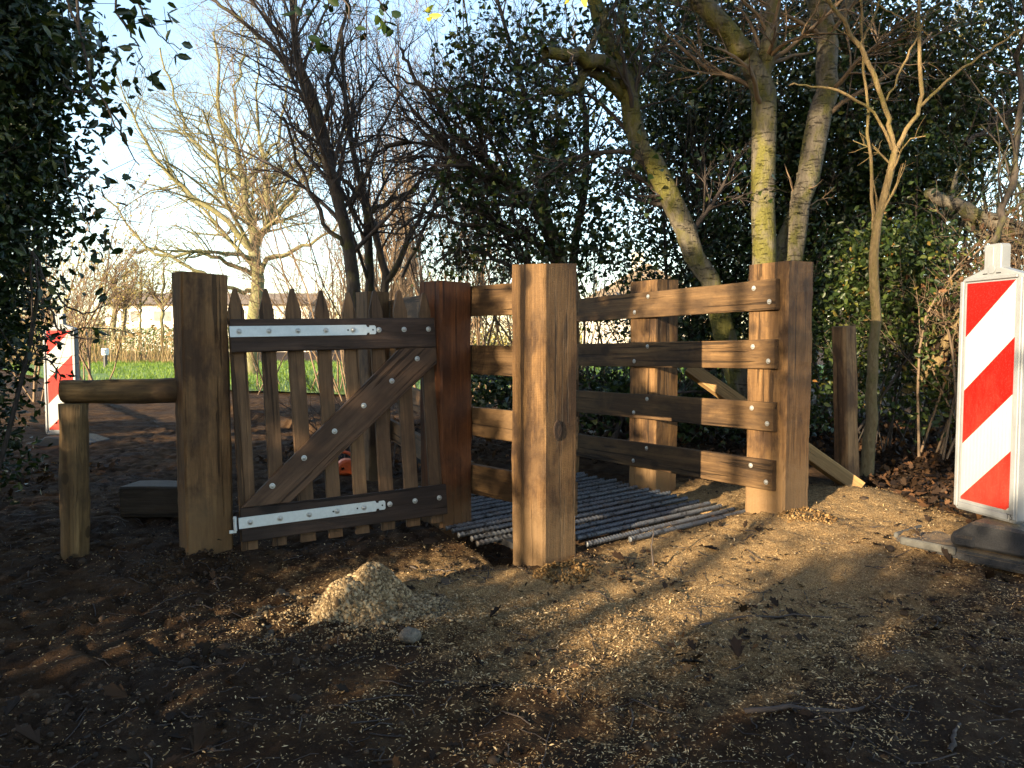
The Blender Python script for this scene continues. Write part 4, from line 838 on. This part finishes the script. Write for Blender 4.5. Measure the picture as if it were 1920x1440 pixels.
hanging("hanging_twig", "leafy twig hanging across the left beacon", [[(60, 470, 3.4, 4), (110, 560, 3.4, 4), (160, 590, 3.4, 3), (200, 570, 3.4, 2)], [(60, 470, 3.4, 4), (100, 600, 3.4, 4), (140, 630, 3.4, 3), (185, 640, 3.4, 2)], [(60, 470, 3.4, 4), (60, 640, 3.5, 3), (105, 690, 3.6, 3), (115, 740, 3.6, 2)]], 322, M['holly'], .052, 14)
hanging("hanging_twig", "leafy twig hanging into the top of the view left of centre", [[(560, -90, 2.6, 5), (580, -20, 2.6, 4), (590, 40, 2.6, 3), (560, 70, 2.6, 2)], [(600, -90, 2.6, 5), (640, -20, 2.6, 4), (660, 50, 2.6, 3)], [(640, -80, 2.7, 4), (700, -10, 2.7, 3), (735, 45, 2.7, 2)]], 323, M['holly'], .050, 30)
hanging("hanging_twig", "thin twig with a few yellow-green leaves at the top centre", [[(845, -80, 2.9, 3), (838, 0, 2.9, 2), (828, 50, 2.9, 2)]], 325, M['yellow'], .05, 5)
hanging("hanging_twig", "yellow-green leaves on a twig before the broken limb stub", [[(1080, -60, 2.9, 3), (1075, 60, 2.9, 2), (1072, 125, 2.9, 2)]], 324, M['yellow'], .05, 5)

# ------------------------------------------------------------------ middle and far distance
big = tree("sunlit_tree", "bare spreading tree with sunlit yellow bark behind the gate post", [(472, 735, 21, 34.3), (474, 640, 21, 28.1), (478, 560, 21, 25.0), (480, 500, 21, 23.4), (479, 455, 21, 20.3), (470, 420, 21, 13.3), (458, 335, 21, 11.7), (450, 290, 21, 9.4), (415, 225, 21, 7.8), (407, 150, 21, 5.5), (400, 60, 21, 3.9)],
     [[(476, 470, 21, 12.5), (440, 425, 21, 10.9), (367, 367, 21, 9.4), (317, 325, 21, 7.8), (277, 265, 21, 5.5), (240, 200, 21, 3.1), (215, 140, 21, 1.6)], [(482, 450, 21, 12.5), (508, 418, 21, 10.9), (500, 360, 21, 9.4), (493, 290, 21, 7.8), (477, 200, 21, 5.5), (480, 110, 21, 3.1), (470, 20, 21, 1.6)], [(508, 415, 21, 8.6), (567, 340, 21, 7.0), (600, 300, 21, 5.5), (640, 250, 21, 3.1), (670, 190, 21, 1.6)],
      [(472, 515, 21, 9.4), (420, 490, 20.5, 7.8), (380, 470, 20, 6.2), (293, 480, 20, 5.5), (233, 410, 20, 3.9), (195, 370, 20, 3.1)], [(474, 545, 21, 9.4), (430, 540, 20.5, 7.0), (350, 500, 20, 6.2), (300, 470, 20, 4.7), (250, 470, 20, 3.9)], [(480, 520, 21, 10.9), (510, 485, 21, 9.4), (560, 470, 21, 7.0), (610, 440, 20.8, 4.7), (650, 400, 20.6, 1.6)], [(462, 345, 21, 7.0), (400, 300, 21, 6.2), (345, 240, 21, 4.7), (320, 160, 21, 3.9), (300, 90, 21, 3.1)], [(495, 300, 21, 6.2), (530, 220, 21, 5.5), (540, 130, 21, 3.9), (520, 40, 21, 3.1)], [(452, 300, 21, 6.2), (440, 200, 21, 4.7), (455, 100, 21, 3.9), (450, 20, 21, 3.1)]],
     M['palebark'], 501, [dict(n=170, lr=.36, ang=(.45, 1.1), up=.08, m=6, wob=.16, tmin=.25, rr=.42), dict(n=1100, lr=.5, m=5, wob=.2, up=.05, rmin=.004), dict(n=4200, lr=.5, m=4, wob=.22, up=.04, rmin=.0026)], M['palebark'], 12, wob=.05)
# twiggy understorey behind the gate
def thicket(name, label, u0, u1, vb, d, hgt, n, seed, mat, lv2=8, lv3=5, rmin=.003, group="bare thickets", r0=.02, leaf=None, lean=.25):
    rng = np.random.default_rng(seed); u = rng.uniform(u0, u1, n); dd = d+rng.uniform(-.08, .08, n)*d; X = (u-960)/FPX*dd; Z = gh(X, dd)
    dirs = rng.normal(0, lean, (n, 3)); dirs[:, 2] = 1; L = hgt*rng.uniform(.6, 1.15, n); pts = [np.stack([X, dd, Z], 1)]
    for k in range(6):
        dirs = dirs+rng.normal(0, .13, (n, 3)); dirs /= np.linalg.norm(dirs, axis=1, keepdims=True); pts.append(pts[-1]+dirs*(L/6)[:, None])
    P = np.stack(pts, 1); b = P[:, 0].mean(0); root = empty(name, tuple(b), label, "shrub", group)
    R = r0*rng.uniform(.6, 1.2, (n, 1))*np.linspace(1, .25, 7)[None]; parts = [tubes(P-b, R, 5)]
    P2, R2 = spawn(P, R, n*lv2, rng, .2, .4, (.3, .9), .15, 5, .16, .5, rmin); parts.append(tubes(P2-b, R2, 3))
    P3, R3 = spawn(P2, R2, n*lv2*lv3, rng, .1, .5, (.3, .9), .1, 4, .2, .6, rmin); parts.append(tubes(P3-b, R3, 3))
    V, F = join(parts); link("stems", mesh_np("stems", V, F), M[mat], root)["kind"] = "stuff"
    if leaf:
        tips = P3[:, -1]; V, F = leaves(tips-b, leaf[0], rng, 'rhomb'); link("foliage", mesh_np("foliage", V, F), leaf[1], root)
    return root
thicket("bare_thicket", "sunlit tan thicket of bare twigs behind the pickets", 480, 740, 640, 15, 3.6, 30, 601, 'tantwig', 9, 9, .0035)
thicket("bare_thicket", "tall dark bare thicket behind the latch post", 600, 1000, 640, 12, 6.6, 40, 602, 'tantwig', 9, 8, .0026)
thicket("bare_thicket", "low dark bramble arching behind the gate's brace", 600, 780, 700, 7.0, 1.0, 22, 603, 'twig', 7, 5, .0016, r0=.007, lean=.5)
thicket("bare_thicket", "bare thicket beside the left beacon, in front of the house", 60, 190, 640, 13, 3.6, 18, 604, 'tantwig', 9, 8, .0045, leaf=(.06, M['far_leaf']))
thicket("bare_thicket", "sunlit yellow thicket far behind the right beacon", 1720, 2050, 640, 14, 6.5, 26, 605, 'palebark', 9, 8, .005, leaf=(.09, M['far_leaf']), r0=.05)
thicket("bare_thicket", "pale undergrowth behind the front post", 880, 1320, 640, 10.5, 2.6, 30, 606, 'tantwig', 8, 7, .003, leaf=(.07, M['bramble']))
for i, (u, d) in enumerate([(722, 48), (745, 50), (768, 52)]):
    tree("poplar", ["slim sunlit poplar, left of the three far ones", "slim sunlit poplar in the middle of the far three", "slim sunlit poplar, right of the three far ones"][i], [(u, 655, d, 9), (u+2, 540, d, 7), (u-2, 420, d, 5), (u, 300, d, 2)], [], M['palebark'], 610+i,
         [dict(n=60, lr=.28, ang=(.2, .45), up=.5, m=5, wob=.08, tmin=.08, rr=.5), dict(n=500, lr=.5, ang=(.2, .6), m=4, up=.3, rmin=.012)], M['tantwig'], 6, wob=.08, group="far poplars")
# sheets: wet path, lawn
def sheet(name, poly, zoff, mat, label):
    bm = bmesh.new(); vs = [bm.verts.new((x, y, 0)) for x, y in poly]; bm.faces.new(vs); bmesh.ops.triangulate(bm, faces=bm.faces)
    bmesh.ops.subdivide_edges(bm, edges=bm.edges, cuts=12, use_grid_fill=True)
    for v in bm.verts: v.co.z = float(gh(v.co.x, v.co.y))+zoff
    me = bpy.data.meshes.new(name); bm.to_mesh(me); bm.free(); o = link(name, me, mat, None, True); o["kind"] = "structure"; o["label"] = label; return o
lawnm = plain('lawn_soil', (.09, .15, .018), .8, 0, 3, .3, .4)
lawn_poly = [(-21, 34), (-18.5, 27.5), (-12.6, 20.5), (-7.5, 16.8), (-5.2, 14.6), (-1.5, 13.2), (3, 13.5), (8, 17), (12, 34)]
sheet("lawn", lawn_poly, .05, lawnm, "sunlit green lawn beyond the muddy path")
rng = np.random.default_rng(71); n = 60000; x = rng.uniform(-20, 8, n); y = rng.uniform(13, 34, n)**1.0
PLp = np.array(lawn_poly); 
def inside(x, y, P):
    c = np.zeros(len(x), bool); j = len(P)-1
    for i in range(len(P)):
        k = ((P[i, 1] > y) != (P[j, 1] > y)) & (x < (P[j, 0]-P[i, 0])*(y-P[i, 1])/(P[j, 1]-P[i, 1]+1e-12)+P[i, 0]); c ^= k; j = i
    return c
k_ = inside(x, y, PLp); x, y = x[k_], y[k_]; V, F = leaves(np.stack([x, y, gh(x, y)+.04], -1), rng.uniform(.07, .16, len(x)), rng, 'blade', up=True)
struct(link("grass", mesh_np("grass", V, F), M['grass']), "stuff", "short bright grass on the sunlit lawn", "grass")
n = 1700; x = rng.uniform(-24, -12, n)+rng.normal(0, .6, n); y = 33.5+rng.normal(0, 1.0, n); hgt = .35+rng.gamma(2.2, .26, n)
T_ = SHAPES['blade']; SHAPES['reed'] = (np.array([[0, .012, 0], [0, -.012, 0], [.6, .010, .03], [.62, -.010, .03], [1, 0, .12]]), [(0, 1, 2), (1, 3, 2), (2, 3, 4)])
V, F = leaves(np.stack([x, y, gh(x, y)], -1), hgt, rng, 'reed', up=True); x2 = rng.uniform(-22, -13.5, 160); y2 = 33.5+rng.normal(0, .6, 160); z2 = rng.uniform(.8, 1.7, 160)
V2, F2 = leaves(np.stack([x2, y2, z2], -1), .32, rng, 'rhomb', .4); V, F = join([(V, F), (V2, F2)])
struct(link("reeds", mesh_np("reeds", V, F), M['reed']), "stuff", "dry tan reeds along the far edge of the lawn", "reeds")
mk = at(198, 690, 27); mp = empty("marker_post", (mk.x, mk.y, float(gh(mk.x, mk.y))), "small black marker post with a pale numbered cap on the lawn edge", "marker post")
q = link("shaft", lathe_me("shaft", [(.07, 0), (.07, .5)], 10), M['dark'], mp); q = link("cap", lathe_me("cap", [(.11, .5), (.12, .56), (.12, .70), (.10, .74)], 12), M['marker'], mp)
fc = bpy.data.curves.new("number", 'FONT'); fc.body = "12"; fc.size = .17; fc.extrude = .004; fc.align_x = 'CENTER'; fc.materials.append(M['ink']); fo = text_mesh("number", fc); fo.parent = mp; fo.location = (0, -.124, .56); fo.rotation_euler = (math.pi/2, 0, 0)
# hedge, house, street trees
rng = np.random.default_rng(75); hx0, hx1 = -39, -20
c = np.stack([rng.uniform(hx0, hx1, 16000), rng.uniform(55, 56.5, 16000), rng.uniform(.1, 1.95, 16000)], 1); V, F = leaves(c, .16, rng, 'rhomb')
hd = link("clipped_hedge", mesh_np("clipped_hedge", V, F), M['hedge']); tag(hd, "clipped green hedge in front of the far house", "hedge")
hx = -37.0; house = empty("house", (hx+8.5, 76, 0), "pale house with white windows and brown roof beyond the lawn", "house")
def hp_(name, x, y, z, dx, dy, dz, mat, parent=house, bev=0):
    o = link(name, box_me(name, dx, dy, dz, bev), mat, parent); o.location = (x, y, z); return o
hp_("wall", 0, 0, 2.25, 19, 7, 4.5, M['brick'])
rm = bpy.data.meshes.new("roof"); rm.from_pydata([(-9.9, -4.1, 4.45), (9.9, -4.1, 4.45), (9.9, 0, 5.7), (-9.9, 0, 5.7), (-9.9, 4.1, 4.45), (9.9, 4.1, 4.45)], [], [(0, 1, 2, 3), (3, 2, 5, 4), (0, 3, 4), (1, 5, 2), (0, 4, 5, 1)]); link("roof", rm, M['roof'], house)
hp_("chimney", 3.2, 0, 5.9, .9, .9, 1.5, M['brick'])
for wx in (-7.2, -4.1, -1.0, 2.2, 5.4, 8.0):
    f = hp_("window", wx, -3.52, 3.35, 1.9, .10, 1.15, M['wframe'])
    for s in (-.45, .45): g = link("pane", box_me("pane", .78, .03, .95, 0), M['glass'], f); g.location = (s, -.05, 0)
hp_("sill_band", 0, -3.53, 2.68, 18.9, .12, .12, M['wframe'])
h2 = empty("house", (8.5, 52, 0), "far house gable and chimney glimpsed above the right fence", "house", None)
wall2 = hp_("wall", 0, 0, 1.9, 7, 6, 3.8, M['brick'], h2)
rm2 = bpy.data.meshes.new("roof"); rm2.from_pydata([(-3.9, -3.3, 3.7), (3.9, -3.3, 3.7), (3.9, 3.3, 3.7), (-3.9, 3.3, 3.7), (0, -3.3, 5.9), (0, 3.3, 5.9)], [], [(0, 1, 4), (1, 2, 5, 4), (3, 5, 2), (0, 4, 5, 3), (0, 3, 2, 1)]); link("roof", rm2, M['roof'], h2)
hp_("chimney", -.3, -1, 6.1, .7, .7, 1.4, M['brick'], h2)
for i, (u, w) in enumerate([(213, 9), (232, 8), (304, 7), (262, 5)]):
    tree("street_tree", ["bare street tree left of the marker post's line", "second bare street tree in front of the house", "bare street tree beside the gate post edge", "thin bare street tree between the others"][i], [(u, 640, 46, w), (u+1, 590, 46, w*.8), (u+1, 555, 46, w*.6), (u+3, 500, 46, 3)],
         [[(u+1, 580, 46, 4), (u-18, 550, 46, 3), (u-26, 510, 46, 2)], [(u+1, 575, 46, 4), (u+20, 545, 46, 3), (u+26, 505, 46, 2)]], M['palebark'], 620+i,
         [dict(n=40, lr=.4, m=5, up=.2, tmin=.3, rr=.5), dict(n=320, lr=.5, m=4, up=.15, rmin=.012)], M['tantwig'], 6, wob=.03, group="street trees before the house", leaf=(1, .2, .12, 'rhomb', M['far_leaf']))
# far tree line closing the horizon
rng = np.random.default_rng(77); n = 130; X = np.concatenate([rng.uniform(-95, -46, 40), rng.uniform(-24, 95, n)]); n = len(X); Y = rng.uniform(85, 110, n); H = rng.uniform(4.5, 8.5, n)
pts = [np.stack([X, Y, np.zeros(n)], 1)]
for k in range(5): pts.append(pts[-1]+np.stack([rng.normal(0, .25, n), rng.normal(0, .25, n), H/5], 1))
P = np.stack(pts, 1); R = np.linspace(.22, .05, 6)[None].repeat(n, 0); parts = [tubes(P, R, 5)]
P2, R2 = spawn(P, R, n*10, rng, .15, .45, (.3, .9), .2, 5, .15, .5, .03); parts.append(tubes(P2, R2, 3))
P3, R3 = spawn(P2, R2, n*70, rng, .1, .5, (.3, .9), .15, 4, .2, .6, .02); parts.append(tubes(P3, R3, 3))
V, F = join(parts); struct(link("far_woodland", mesh_np("far_woodland", V, F), M['tantwig']), "stuff", "distant band of bare woodland along the horizon", "woodland")
c = np.stack([rng.uniform(-100, 100, 26000), rng.uniform(84, 112, 26000), rng.gamma(2.0, .8, 26000)], 1); c = c[(c[:, 0] < -46) | (c[:, 0] > -22)]
V, F = leaves(c, .5, rng, 'rhomb'); struct(link("far_scrub", mesh_np("far_scrub", V, F), M['far_leaf']), "stuff", "distant tan scrub below the bare woodland", "scrub")

# ------------------------------------------------------------------ trunks and an added leaf screen behind the photographer (gaps shaped to steer the low sun)
RX, HX = np.array([math.cos(SUN_AZ), -math.sin(SUN_AZ), 0]), np.array([math.sin(SUN_AZ), math.cos(SUN_AZ), 0])
def lit(u, q):
    l = np.zeros(len(u), bool); u = u+.16*fbm(q*4.5, u*2.5+7, 2)
    l |= (q > .26) & (q <= 1.05) & (u > np.maximum(-1.50-(q-.36)*1.8, -2.2)) & (u < -1.12-(q-.36)*.45)
    l |= (u > -2.66) & (u < -1.42) & (q > .98)
    l |= (u > -2.48) & (u < -1.98) & (q > .60)
    l |= (u > -2.74) & (u < -2.22) & (q > .26) & (q < .74)
    l |= (u > -1.60) & (u <= -.70) & (q > .84) & (q < 1.46)
    l |= (u > -1.08) & (u < -.36) & (q > 1.08)
    l |= (u > -1.82) & (u <= -1.34) & (q > 2.1)
    l |= (u > -8.8) & (u < -7.4) & (q > .7)
    l |= (u > -3.2) & (u < .3) & (q > 2.3) & (fbm(u*3.1+4, q*3.1, 2) < .16)
    return l
rng = np.random.default_rng(91)
ncl = 24000; u = rng.uniform(-10, 4.5, ncl); q = rng.uniform(-1.2, 5.2, ncl); s = rng.uniform(-7.5, -4.5, ncl)
hole = fbm(u*2.6, q*2.6+5, 2) > .52
k_ = ~lit(u, q) & ~hole & ((q < 5.2) & (u < -2.6) | (q < 2.6)); u, q, s = u[k_], q[k_], s[k_]
c = u[:, None]*RX+s[:, None]*HX; c[:, 2] = q-s*TAN
k_ = c[:, 2] > 0.02; c = c[k_]; per = 7
pp = np.repeat(c, per, 0)+rng.normal(0, .07, (len(c)*per, 3)); b = c.mean(0); b[2] = 0
screen_root = empty("leaf_screen", tuple(b), "unseen leaf screen for the trees behind the photographer, gaps shaped for the sun", "hedge")
V, F = leaves(pp-b, .13, rng, 'rhomb'); link("foliage", mesh_np("foliage", V, F), M['holly'], screen_root)
for i, (uu, ss, rr2) in enumerate([(-2.25, -8.0, .04), (-1.86, -9.0, .045), (-3.4, -5.0, .09), (-4.8, -6, .1), (.9, -6, .1), (-1.62, -11, .06)]):
    p = uu*RX+ss*HX; rgk = np.random.default_rng(95+i); pl = spline([(p[0], p[1], 0, 0), (p[0]+.02, p[1], 1.5, 0), (p[0]-.02, p[1], 3, 0), (p[0]+.05, p[1]+.05, 6, 0)], 14, rgk, .01)
    V, F = tubes(pl[None, :, :3]-p, np.linspace(rr2*1.2, rr2*.7, 14)[None], 8); o = link("slender_tree", mesh_np("slender_tree", V, F), M['darkbark'], None, True); o.location = (p[0], p[1], 0)
    tag(o, ["slim trunk behind the photographer, first from the centre", "slim trunk behind the photographer, second from the centre", "trunk inside the leaf screen behind the photographer", "trunk at the left of the leaf screen behind", "trunk at the right of the leaf screen behind", "slim trunk behind the photographer, farthest back in the gap"][i], "tree", "trunks behind the photographer")

# unseen tree crown added over the photographer to cut sky light on the ground
rng = np.random.default_rng(97); n = 3000
X = rng.uniform(-9, 9, n); Y = rng.uniform(-9, 6.6, n); Z = rng.uniform(5.0, 7.6, n)+.10*np.abs(X)
k_ = (fbm(X*.55, Y*.55, 3) > -.22) & (Z > 1.7+.47*np.maximum(Y, 0)); C_ = np.stack([X, Y, Z], 1)[k_]
over = empty("shade_crown", (-8.0, -2.5, 0), "unseen evergreen crown added over the photographer to darken the ground", "tree")
ob_ = np.array([-8.0, -2.5, 0]); c = np.repeat(C_, 11, 0)+rng.normal(0, .22, (len(C_)*11, 3)); V, F = leaves(c-ob_, .17, rng, 'oval'); link("foliage", mesh_np("foliage", V, F), M['holly'], over)
pl = spline([(0, 0, 0, 0), (.1, .1, 2.5, 0), (.4, .3, 5.2, 0), (1.2, .8, 7, 0)], 14); V, F = tubes(pl[None, :, :3], np.linspace(.26, .16, 14)[None], 12); link("trunk", mesh_np("trunk", V, F), M['darkbark'], over, True)
ends = C_[rng.choice(len(C_), 40)]-ob_; P = np.stack([spline([(.4, .3, 5.0), tuple((np.array([.4, .3, 5.2])+e)/2+np.array([0, 0, .5])), tuple(e)], 9) for e in ends]); R = np.linspace(.09, .015, 9)[None].repeat(40, 0)
V, F = tubes(P, R, 6); link("limbs", mesh_np("limbs", V, F), M['darkbark'], over, True)
